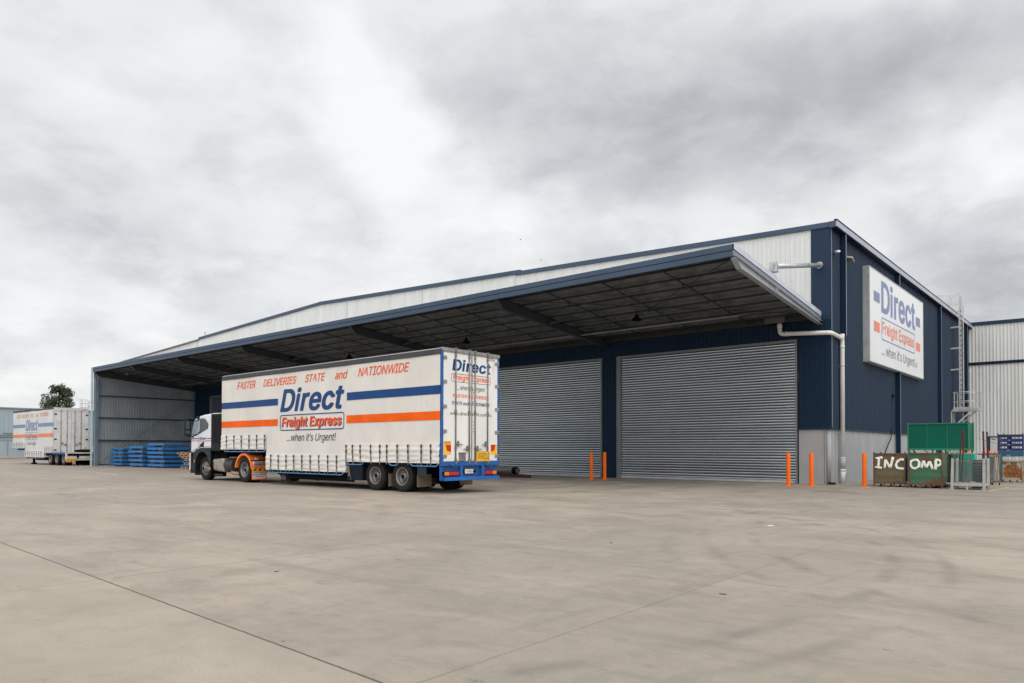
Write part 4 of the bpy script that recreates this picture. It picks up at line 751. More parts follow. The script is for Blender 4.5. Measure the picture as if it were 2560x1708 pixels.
b = MB(); b.tube([(.17, .93, .60), (.17, .93, 1.05)], .10, 16)
for k in range(5): b.tube([(.17, .93, .64+k*.085), (.17, .93, .65+k*.085)], .104, 16)
b.build('pipe_wrap', mat('grey_wrap', (.38, .38, .39), .6), DP)
b = MB(); b.tube([(.17, .93, 0), (.17, .93, .6)], .088, 16); b.tube([(.17, .93, .50), (.17, .93, .58)], .104, 16); b.bar((.28, .95, .56), (.25, .95, .36), .03, .05); b.build('base_section', PVC, DP)
b = MB(); b.box((-.02, -.28, 0), (.02, .3, .0)); 
b = MB(); b.box((-.06, -.17, .0), (.20, -.06, .09)); o = b.build('rubber_block', RUBBER, bevel=.01); tag(o, 'small black rubber block on the ground at the foot of the corner', 'block')

# ---- annexe
AN = thing('annexe', 'tall off-white ribbed shed with a navy band behind the rusty stillages', 'shed', (0, 30.39, 0))
b = MB()
def zan(u): return 10.16-.012*u
ribbed(b, (.02, 30.39, 0), (1, 0, 0), (0, -1, 0), 34, 0, lambda u: zan(u), .205, .085, .045, edge=.02)
b.build('cladding', WHITE2, AN)
b = MB(); b.hexa([(0, 30.28, 10.08), (34, 30.28, 9.67), (34, 30.5, 9.67), (0, 30.5, 10.08)], [(0, 30.28, 10.32), (34, 30.28, 9.91), (34, 30.5, 9.91), (0, 30.5, 10.32)])
b.build('roof_capping', NAVY, AN)
b = MB(); b.box((.02, 30.30, 7.30), (34, 30.39, 7.50)); b.build('navy_band', NAVY_D, AN)
b = MB(); b.box((0, 30.5, 0), (34, 60, 9.9)); b.build('shed_body', WHITE2, AN)
b = MB(); b.box((1.19, 30.27, 0), (1.31, 30.36, 2.32), 0); b.box((1.31, 30.27, 2.24), (2.35, 30.36, 2.32), 0); b.box((1.31, 30.29, 0), (2.25, 30.34, 2.24), 1); b.box((1.40, 30.28, 2.08), (1.62, 30.295, 2.14), 2)
b.build('door', [NAVY, mat('door_leaf', (.52, .52, .52), .5), JAMB], AN)

# ---- wall sign
SG = thing('wall_sign', 'big white freight company sign board on the navy side wall', 'sign', (.05, 4.25, 5.13))
b = MB(); b.box((.06, 4.25, 5.13), (.32, 14.62, 9.25), 0); sb = b.build('sign_box', [SWHITE, GALV_D], SG)
b = MB()
for z0, z1 in ((5.13, 5.17), (9.21, 9.25)): b.box((.322, 4.25, z0), (.33, 14.62, z1))
for y0, y1 in ((4.25, 4.29), (14.58, 14.62)): b.box((.322, y0, 5.17), (.33, y1, 9.21))
b.box((.055, 4.243, 5.13), (.318, 4.248, 9.25)); b.build('sign_frame', mat('sign_edge', (.36, .38, .38), .5, .2, .1, 2), SG)
for k in range(9):
    z = 5.3+k*.47
    for a_, c_ in (((.07, 4.235, z), (.085, 4.242, z+.03)), ((.25, 4.235, z+.1), (.262, 4.242, z+.12))): b = MB(); b.box(a_, c_); b.build('rivet', STEELB, SG)
SO, SX_, SU = (.324, 0, 0), (0, 1, 0), (0, 0, 1)
for a, c, z0, z1, m in ((4.93, 5.9, 7.85, 8.30, 0), (12.9, 13.88, 7.80, 8.27, 0), (4.94, 5.89, 6.53, 6.98, 1), (12.92, 13.86, 6.50, 6.94, 1)):
    b = MB(); rect(b, SO, SX_, SU, a, c, z0, z1, m); b.build('colour_bar', [SBLUE, SORANGE], SG)
b = MB()
put_text(b, 'Direct', (.324, 6.17, 0), SX_, SU, 6.55, 7.49, 8.98, 0, 0, .045, .92)
b.build('logo_lettering', SBLUE, SG); b = MB(); rrect_outline(b, (.324, 6.14, 0), SX_, SU, 6.52, 6.28, 7.31, .2, .055, 0); b.build('logo_frame', SBLUE, SG); b = MB()
put_text(b, 'Freight Express', (.324, 6.32, 0), SX_, SU, 6.14, 6.56, 7.14, 1, 0, .035, .96, ref='FEht')
put_text(b, '... when it\'s Urgent!', (.324, 6.17, 0), SX_, SU, 6.42, 5.61, 6.06, 2, 0, .008, .97, ref='Uht!')
put_text(b, '\u00ae', (.324, 12.80, 0), SX_, SU, .27, 5.60, 5.87, 2)
b.build('lettering', [SBLUE, SORANGE, SGREY], SG)

# ---- fittings on the warehouse
FL = thing('floodlight', 'pale rectangular floodlight on a bracket high on the navy side wall', 'floodlight', (.06, 1.9, 9.0))
b = MB(); b.bar((.10, 1.55, 9.02), (.44, 1.55, 8.92), .34, .07, up=(-.3, .3, 1)); h = b.build('lamp_housing', mat('flood_housing', (.30, .29, .22), .5), FL, bevel=.012)
h = b
b = MB(); b.bar((.16, 1.55, 9.055), (.42, 1.55, 8.975), .28, .012, up=(-.3, .3, 1)); b.build('lamp_lens', mat('flood_lens', (.55, .53, .42), .3), FL)
b = MB(); b.bar((.05, 1.62, 8.90), (.20, 1.6, 8.95), .03, .03); b.bar((.05, 1.5, 8.97), (.15, 1.5, 8.97), .02, .06); b.bar((.05, 1.42, 8.88), (.2, 1.42, 8.98), .02, .02); b.build('bracket', BLACK, FL)
CC = thing('security_camera', 'small white security camera at the top of the warehouse corner', 'camera', (.07, .2, 9.0))
b = MB(); b.tube([(.09, .30, 9.03), (.36, -.02, 8.95)], .045, 12); b.build('camera_body', mat('camera_white', (.7, .7, .7), .4), CC)
b = MB(); b.box((.05, .25, 8.98), (.12, .36, 9.06)); b.tube([(.05, .3, 9.0), (.14, .22, 9.0)], .015, 6); b.build('mount', GALV_D, CC)
def pend(x, lab):
    o = thing('high_bay_light', lab, 'lamp', (x, -4, 6.42), 'lights under the canopy')
    b = MB(); b.lathe((x, -4, 6.50), (0, 0, 1), [(0, .20), (.02, .21), (.10, .13), (.16, .07), (.24, .06), (.25, 0)], 16); b.build('lamp_shade', BLACK, o)
    b = MB(); b.tube([(x, -4, 6.72), (x, -4, 6.98)], .012, 6); b.build('hanger', BLACK, o)
pend(-6.19, 'black hanging lamp under the first canopy bay, nearest the sign corner')
pend(-15.71, 'black hanging lamp under the second canopy bay, above the trailer doors')
pend(-25.0, 'black hanging lamp under the third canopy bay, above the middle of the trailer')
pts = [(.05, 9.15, 3.94), (.05, 9.0, 3.2), (.05, 9.0, 2.4), (.12, 8.6, 1.9), (.22, 7.4, 1.45), (.3, 6.36, .9), (.35, 6.1, .02)]
b = MB(); b.tube(pts, .022, 6); b.tube([(.05, 9.02, 3.94), (.10, 9.1, 4.0), (.10, 9.3, 3.9)], .03, 6); b.box((.04, 9.0, 3.85), (.12, 9.14, 4.02))
o = b.build('hose', BLACK); tag(o, 'thin black hose hanging down the navy side wall', 'hose')

# ---- roof access ladder
LD = thing('access_ladder', 'galvanised cat ladder with a caged landing at the far end of the side wall', 'ladder', (.5, 23.9, 0))
ALUL = mat('ladder_aluminium', (.50, .50, .48), .45, .3, .10, 5)
b = MB(); b.box((.50, 23.87, 4.05), (.545, 23.99, 11.33)); b.box((.655, 24.25, 4.05), (.70, 24.37, 11.25)); b.build('stile', ALUL, LD)
b = MB(); b.box((.545, 23.90, 4.05), (.655, 23.93, 11.1)); b.build('back_plate', mat('ladder_strip', (.40, .40, .42), .5, .3), LD)
b = MB(); z = 4.2
while z < 10.2: b.box((.56, 23.885, z), (.66, 23.90, z+.05)); z += .312
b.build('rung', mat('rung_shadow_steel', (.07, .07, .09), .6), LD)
for z in (6.45, 7.80, 9.14, 10.15):
    b = MB(); b.bar((.02 if z < 10 else .25, 23.91, z), (.52, 23.91, z+.02), .10, .09); b.build('wall_bracket', ALUL, LD)
b = MB()
for dy in (0, .5):
    b.tube(bend([(.52, 23.9+dy, 11.27), (.02, 23.9+dy, 11.2), (.02, 23.9+dy, 10.64), (.5, 23.9+dy, 10.7)], .1), .018, 6)
    for z in (11.27, 10.68): b.tube([(-.05, 23.9+dy, z), (-1.1, 23.9+dy, z+.02)], .018, 6)
    for x in (-.08, -.35, -.75): b.tube([(x, 23.9+dy, 10.0), (x, 23.9+dy, 11.28)], .016, 6)
b.tube([(-.35, 23.9, 11.2), (-.08, 23.9, 10.7)], .012, 6); b.tube([(.74, 23.91, 11.1), (.74, 23.91, 9.9)], .012, 5); b.build('handrail', ALUL, LD)
b = MB(); b.box((.12, 23.7, 3.82), (1.60, 24.9, 3.90)); b.box((-.05, 23.72, 3.78), (1.62, 23.80, 3.83)); b.box((.2, 23.68, 3.9), (1.5, 23.70, 4.05)); b.build('platform', ALUL, LD)
b = MB()
for x, y in ((.25, 23.75), (1.45, 23.75), (1.5, 24.85), (.25, 24.85)): b.bar((x, y, 3.88), (x, y, 5.03), .05, .05)
for z in (4.42, 5.0):
    b.tube([(.15, 23.75, z), (1.45, 23.75, z+.02), (1.5, 24.9, z)], .022, 6); b.tube([(.25, 24.85, z), (1.5, 24.88, z)], .02, 6); b.tube([(.22, 23.75, z), (.24, 24.85, z)], .02, 6)
b.build('guard_rail', ALUL, LD)
b = MB()
for y in (23.78, 24.8): b.bar((.09, y, .0), (.09, y, 3.8), .07, .07)
b.box((.04, 23.72, 2.4), (.10, 23.80, 3.8)); b.box((.05, 24.3, 2.4), (.12, 24.4, 3.8))
b.bar((1.15, 23.78, 3.80), (.15, 23.78, 2.75), .07, .08); b.bar((1.25, 24.7, 3.80), (.2, 24.7, 2.75), .07, .08)
b.build('brace', ALUL, LD)
b = MB(); b.box((.62, 24.2, .6), (.68, 24.26, 3.9)); b.box((.9, 24.2, .6), (.96, 24.26, 3.9))
z = .8
while z < 3.8: b.box((.68, 24.21, z), (.9, 24.25, z+.03)); z += .3
b.build('lower_ladder', ALUL, LD)

# ================================================================== VEHICLES
def wheel(parent, c, r, wd, side=-1, dual=True, front=False, n=40):
    """c: centre of the outer face of the tyre; side: -1 faces -Y"""
    x, y, z = c; ax = (0, side, 0)
    b = MB()
    def tyre(y0):
        rr = r*.60
        b.lathe((x, y0, z), ax, [(-wd*.96, rr), (-wd, rr+.04), (-wd, r*.90), (-wd+.02, r*.965), (-wd+.05, r), (-.05, r), (-.02, r*.965), (0, r*.90), (.004, r*.80), (-.004, r*.70), (-.02, rr+.01), (-.05, rr)], n)
        for k in range(4):                       # tread grooves
            yy = -wd*(.2+.2*k); b.lathe((x, y0, z), ax, [(yy-.006, r+.0015), (yy+.006, r+.0015)], n, 1)
    tyre(y)
    if dual: tyre(y-side*(wd+.05))
    w = b.build('wheel', [RUBBER, BLACK], parent)
    b = MB(); rr = r*.60
    if front:
        prof = [(-.05, rr-.005), (-.03, rr+.005), (-.01, rr-.01), (-.03, rr-.03), (-.05, rr*.86), (.01, rr*.70), (.03, rr*.62), (.03, rr*.44), (.05, rr*.42), (.075, rr*.36), (.075, 0)]
    else:
        prof = [(-.03, rr), (-.005, rr+.005), (-.01, rr-.02), (-.05, rr-.035), (-.11, rr*.86), (-.15, rr*.80), (-.155, rr*.45), (-.09, rr*.42), (-.06, rr*.36), (-.05, 0)]
    b.lathe((x, y, z), ax, prof, 32)
    w2 = b.build('rim', RIM, w)
    b = MB(); k_ = rr*.54 if front else rr*.62; yo = .03 if front else -.155
    for k in range(10):
        t = 2*math.pi*k/10+.2; px, pz = x+k_*math.cos(t), z+k_*math.sin(t)
        b.lathe((px, y+side*yo, pz), ax, [(0, .018), (.03, .016), (.03, 0)], 6)
        if k % 2 == 0:
            t += math.pi/10; q = rr*(.80 if front else .70); px, pz = x+q*math.cos(t), z+q*math.sin(t)
            b.lathe((px, y+side*(yo+(.0 if front else .002)-(.012 if front else 0)), pz), ax, [(0, .028), (.004, .027), (.0045, 0)], 10, 1)
    b.lathe((x, y+side*(.076 if front else -.05), z), ax, [(0, rr*.24), (.015, rr*.2), (.016, 0)], 12, 1)
    b.build('wheel_nuts', [STEELB, BLACK], w)
    return w

def cd(x, z, seed):
    return .010*noise.noise(Vector((x*.55, z*.5, seed)))+.006*math.sin(x*2.0+seed+z*.3)+.007*noise.noise(Vector((x*1.6+z*.9, z*.45-x*.2, seed+2)))
def curtain_shape(b, secs, ztop_, ystraps, amp=.034, dx=.06, dz=.035, seed=1):
    """near-side curtain hanging at y=0 (outwards is -y) with gathered folds near its lower hem"""
    for (x0, x1, zb, straps) in secs:
        nx = int((x1-x0)/dx); nz = int((ztop_-zb)/dz); i = len(b.v)
        for a in range(nz+1):
            z = zb+(ztop_-zb)*a/nz
            for c in range(nx+1):
                x = x0+(x1-x0)*c/nx
                d = cd(x, z, seed)
                h = (z-zb)/.50
                if h < 1.25:
                    near = min([abs(x-s) for s in straps]+[.5]); k = min(1, near/.22); k = .35+.65*math.sin(k*math.pi/2)
                    n_ = noise.noise(Vector((x*.8, z*2.0, seed+5)))
                    fold = abs(math.sin(math.pi*(h*3.1+.55*n_+.15*math.sin(x*1.3))))**.6
                    fade = min(1, max(0, (1.25-h)/.35))
                    d += amp*fold*k*fade + .012*noise.noise(Vector((x*3.1, z*7, seed)))*fade
                    if x1 > -.2 and x > x1-.7: d += .02*noise.noise(Vector((x*6+z*5, z*3-x*4, 3)))*fade
                b.v.append((x, -.020-d, z))
        for a in range(nz):
            for c in range(nx):
                q = i+a*(nx+1)+c; b.f.append((q, q+1, q+nx+2, q+nx+1)); b.mi.append(0); b.sm.append(True)
        for e in (x0, x1):                       # hem side returns so that the step reads as cloth with thickness
            b.face([(e, -.012, zb), (e, .04, zb), (e, .04, zb+.7), (e, -.012, zb+.7)])

def strap_mesh(b, x, zb, h=.49, seed=0):
    random.seed(int(x*100)+seed); lean = random.uniform(-.012, .03)
    p = [(x, -.060, zb+h), (x+.004, -.052, zb+h*.80), (x+.012+lean*.4, -.055, zb+h*.6), (x+lean*.6, -.055, zb+h*.35), (x+lean, -.05, zb-.05)]
    for a, c in zip(p, p[1:]): b.bar(a, c, .045, .006, 0, up=(0, 1, 0))
    b.box((x-.025, -.064, zb+h-.02), (x+.03, -.045, zb+h+.07), 1)
    b.box((x-.012, -.075, zb+h*.58), (x+.04, -.052, zb+h*.80), 1); b.box((x-.006+lean*.6, -.07, zb+h*.26), (x+.03+lean*.6, -.052, zb+h*.38), 1)
STRAP = mat('buckle_strap', (.16, .145, .12), .7, 0, .15, 8); BUCK = mat('dark_buckle', (.045, .045, .04), .5, .3, .15, 9)

def side_graphics(cur, hazed, L, zk, mats, fx=None):
    """stripes and words; fx maps the big trailer's x onto the other"""
    fx = fx or (lambda x: x); BL, OR_, ORF, BK = mats; o, rx, ux = (0, 0, 0), (1, 0, 0), (0, 0, 1)
    Y0 = -.031; seed = 4 if hazed else 1
    def drape(q): q.v = [(p[0], p[1]-cd(p[0], p[2], seed), p[2]) for p in q.v]
    def R_(a, c, z0, z1, m): 
        n = 24
        for k in range(n):
            xa, xb = a+(c-a)*k/n, a+(c-a)*(k+1)/n
            b.face([(fx(xa), Y0, zk(z0)), (fx(xb), Y0, zk(z0)), (fx(xb), Y0, zk(z1)), (fx(xa), Y0, zk(z1))], m)
    for args in ((-L+.02, -8.70, 2.94, 3.19, 0), (-4.52, -.02, 2.94, 3.20, 0), (-L+.02, -8.71, 2.18, 2.43, 1), (-4.53, -.02, 2.18, 2.44, 1)):
        b = MB(); R_(*args); drape(b); b.build('stripe', [BL, OR_], cur)
    def T(name, txt, xa, xb, z0, z1, m, sh=.25, bo=.03, sp=.95, ref=None, dy=0, x_=0, z_=0):
        q = MB(); put_text(q, txt, (fx(xa)+x_, Y0-dy, z_), rx, ux, fx(xb)-fx(xa), zk(z0), zk(z1), 0, sh, bo, sp, ref); drape(q); q.build(name, m, cur)
    T('lettering', 'FASTER', -11.69, -10.28, 3.68, 3.97, ORF, .28, .012); T('lettering', 'DELIVERIES', -9.72, -7.51, 3.68, 3.96, ORF, .28, .012)
    T('lettering', 'STATE', -6.95, -5.74, 3.68, 3.96, ORF, .28, .012); T('lettering', 'and', -5.18, -4.48, 3.68, 3.96, ORF, .28, .012); T('lettering', 'NATIONWIDE', -3.91, -1.39, 3.69, 3.98, ORF, .28, .012)
    T('logo_lettering', 'Direct', -8.55, -4.66, 2.67, 3.53, BL, .25, .062, .93)
    q = MB(); rrect_outline(q, (fx(-8.55), Y0, 0), rx, ux, fx(-4.66)-fx(-8.55), zk(1.99), zk(2.57), .11, .035); drape(q); q.build('logo_frame', BL, cur)
    T('logo_shadow', 'Freight Express', -8.43, -4.80, 2.13, 2.48, BL, .18, .045, 1.0, 'FEht', -.002, .022, -.022)
    T('logo_lettering', 'Freight Express', -8.45, -4.82, 2.13, 2.48, OR_, .18, .042, 1.0, 'FEht', .003)
    T('lettering', '...when it\u2019s Urgent!', -8.12, -5.11, 1.61, 1.87, BK, .20, .004, .97, 'Uht!')

def rear_logo(parent, y0=0, X=.004):
    o, rx, ux = (X, y0, 0), (0, 1, 0), (0, 0, 1)
    mm = (LBLUE, LORANGE, LBLACK)
    def T(txt, a, c, z0, z1, m, sh=0, bo=.02, sp=.97, ref=None):
        b = MB(); put_text(b, txt, (X, y0+a, 0), rx, ux, c-a, z0, z1, 0, sh, bo, sp, ref); b.build('rear_lettering', mm[m], parent)
    T('Direct', .43, 2.13, 3.66, 4.02, 0, .12, .05, .93); b = MB(); rrect_outline(b, (X, y0+.39, 0), rx, ux, 1.72, 3.33, 3.58, .06, .014, 0); b.build('logo_frame', LBLUE, parent)
    T('Freight Express', .47, 2.05, 3.395, 3.55, 1, .1, .04, .98, 'FEht'); T('... when it\'s Urgent!', .62, 1.86, 3.10, 3.24, 2, .12, .006, 1, 'Uht!')
    T('FASTER DELIVERIES', .45, 2.04, 2.87, 2.97, 1, .25, .03); T('STATE and NATIONWIDE', .42, 2.07, 2.65, 2.75, 0, 0, .03); T('www.directfreight.com.au', .35, 2.14, 2.34, 2.44, 2, 0, .01, 1.0, 'dht')
    T('DB36', 2.03, 2.31, 4.09, 4.18, 2, 0, .004)

def lock_rod(parent, y, z0, z1, X=.03, mats=None):
    b = MB(); b.tube([(X, y, z0), (X, y, z1)], .020, 10)
    for z in (z0+.10, z0+.45, z0+1.55, z1-.12): b.box((X-.03, y-.032, z-.035), (X+.014, y+.032, z+.035))
    for z in (z0-.02, z1-.02): b.box((X-.03, y-.035, z), (X+.03, y+.035, z+.14))
    b.build('lock_rod', STEELB, parent)
def lock_handle(parent, y, z, d):
    b = MB(); b.bar((.05, y, z), (.055, y+d*.26, z-.01), .025, .03); b.box((.02, y+d*.10-.02, z-.07), (.06, y+d*.10+.02, z+.10)); b.box((.01, y+d*.02, z-.03), (.06, y+d*.06, z+.03))
    b.build('door_handle', STEELB, parent)

# ---------------- semi-trailer nearest the camera (local frame: rear face x=0, near side y=0)
T1 = thing('semi_trailer', 'large curtain sided trailer with blue rear frame parked in front of the doors', 'trailer', (-6.45, -14.47, 0))
W0[T1.name] = Vector((0, 0, 0))                  # parts below are written in the trailer's own frame
Wd, Hh, L1 = 2.52, 4.29, 12.90
SEC1 = [(-12.90, -9.50, 1.30, [-12.46, -11.87, -11.30, -10.71, -10.15, -9.59]), (-9.50, -4.53, .55, [-9.14, -8.63, -8.11, -7.62, -7.10, -6.58, -6.06, -5.54, -5.04]),
        (-4.53, -.035, .905, [-4.65+.14, -4.17, -3.76, -3.22, -2.76, -2.42, -1.92, -1.42, -.82, -.41])]
b = MB(); b.box((-L1+.02, .06, 1.34), (-.06, Wd-.02, Hh-.03)); b.box((-9.48, .06, .62), (-4.55, Wd-.02, 1.34)); b.box((-4.55, .06, .93), (-.06, Wd-.02, 1.34)); b.build('body', CURT, T1)
b = MB(); curtain_shape(b, SEC1, 4.14, None); cur = b.build('curtain', CURT, T1)
side_graphics(cur, False, L1, lambda z: z, (LBLUE, LORANGE, LORANGE, LBLACK))
for s in SEC1:
    for x in s[3]:
        b = MB(); strap_mesh(b, x, s[2]); b.build('strap', [STRAP, BUCK], T1)
b = MB(); b.hexa([(-L1, -.035, 4.12), (-.02, -.035, 4.12), (-.02, .05, 4.12), (-L1, .05, 4.12)], [(-L1, -.02, 4.255), (-.02, -.02, 4.255), (-.02, .05, 4.29), (-L1, .05, 4.29)], 0)
b.box((-L1, -.042, 4.105), (-.02, -.02, 4.135), 0); b.hexa([(-L1, -.03, 4.257), (-.02, -.03, 4.257), (-.02, .06, 4.292), (-L1, .06, 4.292)], [(-L1, -.03, 4.275), (-.02, -.03, 4.275), (-.02, .06, 4.31), (-L1, .06, 4.31)], 1)
b.build('top_rail', [ALU_D, ALU], T1)
b = MB(); b.box((-L1, .05, 4.27), (-.02, Wd-.05, 4.305)); b.box((-L1, Wd-.05, 4.12), (-.02, Wd, 4.29)); b.build('roof', mat('trailer_roof', (.5, .5, .5), .5), T1)
b = MB(); b.box((-L1-.03, 0, 1.28), (-L1+.03, Wd, 4.28)); b.build('headboard', mat('headboard', (.45, .45, .45), .5), T1)
def rave(parent, x0, x1, z, mm, hang=.55, y=-.02):
    b = MB(); zt = z+.085
    b.tube(bend([(x0, y, zt), (x0+.09, y, z), (x1-.09, y, z), (x1, y, zt)], .05, 3), .018, 8)
    x = x0+.35
    while x < x1-.2: b.bar((x, y, z), (x, y, zt+.01), .014, .014); x += hang
    b.build('rave_rail', mm, parent)
rave(T1, -12.72, -9.55, 1.215, BLUEL); rave(T1, -9.40, -4.68, .455, BLUEL)
for a, c in ((-4.50, -3.62), (-2.35, -1.9), (-1.35, -.1)) : rave(T1, a, c, .815, BLUEL, .42)
b = MB()
b.box((-L1+.1, .1, 1.20), (-9.5, Wd-.1, 1.30)); b.box((-9.55, .06, .45), (-9.45, Wd-.06, 1.3)); b.box((-9.5, .08, .45), (-4.6, Wd-.08, .56)); b.box((-4.6, .08, .82), (-.05, Wd-.08, .92))
for y in (.72, 1.72): b.box((-10.5, y, .95), (-9.4, y+.14, 1.2)); b.box((-9.5, y, .28), (-4.4, y+.14, .46)); b.box((-4.6, y, .5), (-.1, y+.14, .83))
for x in (-8.9, -8.1, -7.3, -6.5, -5.7): b.box((x, .1, .38), (x+.06, Wd-.1, .46))
b.box((-8.45, .28, .22), (-4.55, .34, .46))
b.build('chassis', BLACK, T1)
b = MB(); b.box((-4.52, .02, .30), (-3.72, .55, .80)); b.build('side_box', mat('navy_tool_box', (.006, .010, .018), .55, spec=.15), T1)
b = MB(); b.box((-4.45, -.004, .42), (-4.40, .02, .76)); b.tube([(-4.45, .0, .72), (-4.28, .0, .30)], .012, 6); b.build('latch_bar', STEELB, T1)
for y in (.45, 1.95):
    b = MB(); b.box((-8.95, y-.06, .18), (-8.83, y+.06, .60)); b.box((-9.03, y-.12, .13), (-8.75, y+.12, .17)); b.lathe((-8.89, y-.09, .24), (0, -1, 0), [(0, .16), (.03, .16), (.03, .05), (.05, 0)], 18); b.build('landing_leg', mat('leg_grey', (.12, .12, .12), .6, .2), T1)
for x in (-3.12, -1.81):
    wheel(T1, (x, .05, .475), .475, .24); wheel(T1, (x, Wd-.05, .475), .475, .24, side=1)
    b = MB(); b.tube([(x, .5, .47), (x, Wd-.5, .47)], .07, 10); b.box((x-.35, .75, .5), (x+.35, .85, .62)); b.build('axle', BLACK, T1)
for x, m_, z0 in ((-1.12, MUD, .17), (-2.45, MUD, .15)):
    for y0, y1 in ((.06, .64), (Wd-.64, Wd-.06)):
        b = MB(); b.box((x, y0, z0), (x+.012, y1, .56)); b.box((x-.002, y0, .56), (x+.02, y1, .80), 1); b.build('mudflap', [m_, BLACK], T1)
b = MB(); b.box((-1.1, .06, .52), (-.72, .10, .80)); b.build('side_panel', mat('panel_bluegrey', (.025, .038, .052), .55, spec=.2), T1)
# rear frame
b = MB(); b.box((-.10, -.01, .86), (.0, .075, 4.28)); b.box((-.10, Wd-.065, .86), (.0, Wd+.01, 4.28)); b.box((-.10, 0, .825), (.035, Wd, .955)); b.build('rear_frame', BLUEP, T1, bevel=.006)
b = MB(); b.box((-.10, .0, 4.22), (.03, Wd, 4.315)); b.box((-.05, .06, 4.19), (.022, Wd-.06, 4.22)); b.build('rear_header', ALU, T1, bevel=.005)
b = MB(); b.box((-.09, .05, .50), (-.05, Wd-.05, .84)); b.build('rear_panel', mat('blue_shaded_panel', (.008, .06, .20), .5, 0, .1, 3), T1)
b = MB()
b.box((-.10, .02, .40), (-.04, .10, .86)); b.build('rear_bracket', BLUEP, T1)
for y in (.75, 1.69): b = MB(); b.box((-.05, y, .48), (.03, y+.12, .826)); b.build('rear_bracket', BLUEP, T1)
for y in (.20, 1.72): b = MB(); b.tube(bend([(.05, y+.05, .90), (.06, y+.22, .80), (.07, y+.38, .78), (.05, y+.5, .90)], .07, 4), .012, 6); b.build('rope_hook', BLUEP, T1)
b = MB(); b.box((-.06, .10, .39), (.09, Wd-.08, .495)); b.build('bumper', mat('bumper_blue', (.01, .11, .36), .4), T1, bevel=.006)
for y0, y1, s in ((.09, .68, 1), (1.82, 2.36, -1)):
    b = MB(); b.box((-.05, y0, .545), (.035, y1, .66), 0)
    a0, a1 = (y0, y0+.19) if s == 1 else (y1-.19, y1); r0, r1 = (y0+.2, y1) if s == 1 else (y0, y1-.2)
    b.box((.035, a0+.005, .553), (.047, a1-.005, .652), 1); b.box((.035, r0+.005, .553), (.047, r1-.005, .652), 2); b.build('tail_lamp', [BLACK, AMBER, RED], T1, bevel=.004)
b = MB(); rect(b, (.0, 0, 0), (0, 1, 0), (0, 0, 1), .98, 1.34, .59, .72, 0); put_text(b, 'YV89GA', (.003, 1.0, 0), (0, 1, 0), (0, 0, 1), .32, .615, .695, 1, 0, .01)
b2 = MB(); b2.box((-.05, .97, .58), (-.002, 1.35, .73)); b2.box((-.05, .88, .62), (.02, .94, .68)); b2.box((-.05, 1.38, .62), (.02, 1.44, .68)); b2.build('plate_holder', BLACK, T1)
b.build('number_plate', [mat('plate_white', (.62, .6, .58), .4), mat('plate_red', (.22, .05, .06), .5)], T1)
# doors
for k, (y0, y1, hy) in enumerate(((.082, 1.235, .15), (1.285, 2.44, 2.37))):
    b = MB(); b.box((-.045, y0, .965), (.0, y1, 4.19)); d = b.build('rear_door', DOORW, T1, bevel=.004)
    for z in (1.11, 1.85, 2.58, 3.31, 4.02):
        b = MB(); s = -1 if k == 0 else 1
        b.box((.0, hy-.055, z-.05), (.018, hy+.055, z+.05)); b.box((-.01, hy+s*.055, z-.06), (.035, hy+s*.10, z+.06)); b.tube([(.03, hy+s*.085, z-.06), (.03, hy+s*.085, z+.06)], .012, 6); b.build('hinge', ALU, d)
    for y in ((.56, 1.14) if k == 0 else (1.395, 1.96)): lock_rod(d, y, .90, 4.22)
    for y, z, s in (((.56, 1.47, 1), (1.14, 1.33, -1)) if k == 0 else ((1.395, 1.33, 1), (1.96, 1.47, -1))): lock_handle(d, y, z, s)
b = MB(); b.box((-.03, 1.235, .965), (.012, 1.285, 4.19)); b.box((-.03, 1.262, .965), (.022, 1.275, 4.19), 1)
for z in (1.86, 1.95, 2.06, 2.16, 2.78, 3.05, 3.12): b.tube([(0, 1.335, z), (.02, 1.335, z)], .014, 8, 1)
b.build('door_seal', [mat('seal_grey', (.34, .32, .30), .6), STEELB], T1)
rear_logo(T1)
b = MB(); b.box((.0, .09, 1.16), (.006, .39, 1.56), 0); b.face([(.008, .175, 1.45), (.008, .385, 1.45), (.008, .385, 1.24), (.008, .21, 1.28)], 1)
put_text(b, 'DO NOT OVERTAKE', (.008, .105, 0), (0, 1, 0), (0, 0, 1), .27, 1.525, 1.55, 2, 0, .02); put_text(b, 'TURNING VEHICLE', (.008, .125, 0), (0, 1, 0), (0, 0, 1), .23, 1.485, 1.51, 2, 0, .02); b.build('marker_plate', [YELLOW, RED, LBLACK], T1)
b = MB(); b.box((.0, 2.13, 1.16), (.006, 2.42, 1.47), 0); b.face([(.008, 2.135, 1.47), (.008, 2.34, 1.47), (.008, 2.30, 1.29), (.008, 2.135, 1.245)], 1); b.build('marker_plate', [YELLOW, RED], T1)
b = MB(); b.box((.052, 1.42, .95), (.062, 2.01, 1.26), 0)
for a, c, z0, z1 in ((1.435, 1.995, .963, .972), (1.435, 1.995, 1.238, 1.247), (1.435, 1.444, .972, 1.238), (1.986, 1.995, .972, 1.238)): rect(b, (.064, 0, 0), (0, 1, 0), (0, 0, 1), a, c, z0, z1, 1)
put_text(b, 'VEHICLE', (.064, 1.465, 0), (0, 1, 0), (0, 0, 1), .515, 1.015, 1.205, 1, 0, .015); b.build('warning_plate', [YELLOW, LBLACK], T1)
b = MB(); b.box((.0, .72, .975), (.05, .97, 1.20)); b.box((.0, .70, 1.20), (.06, .99, 1.225)); b.build('document_box', STEELB, T1, bevel=.004)

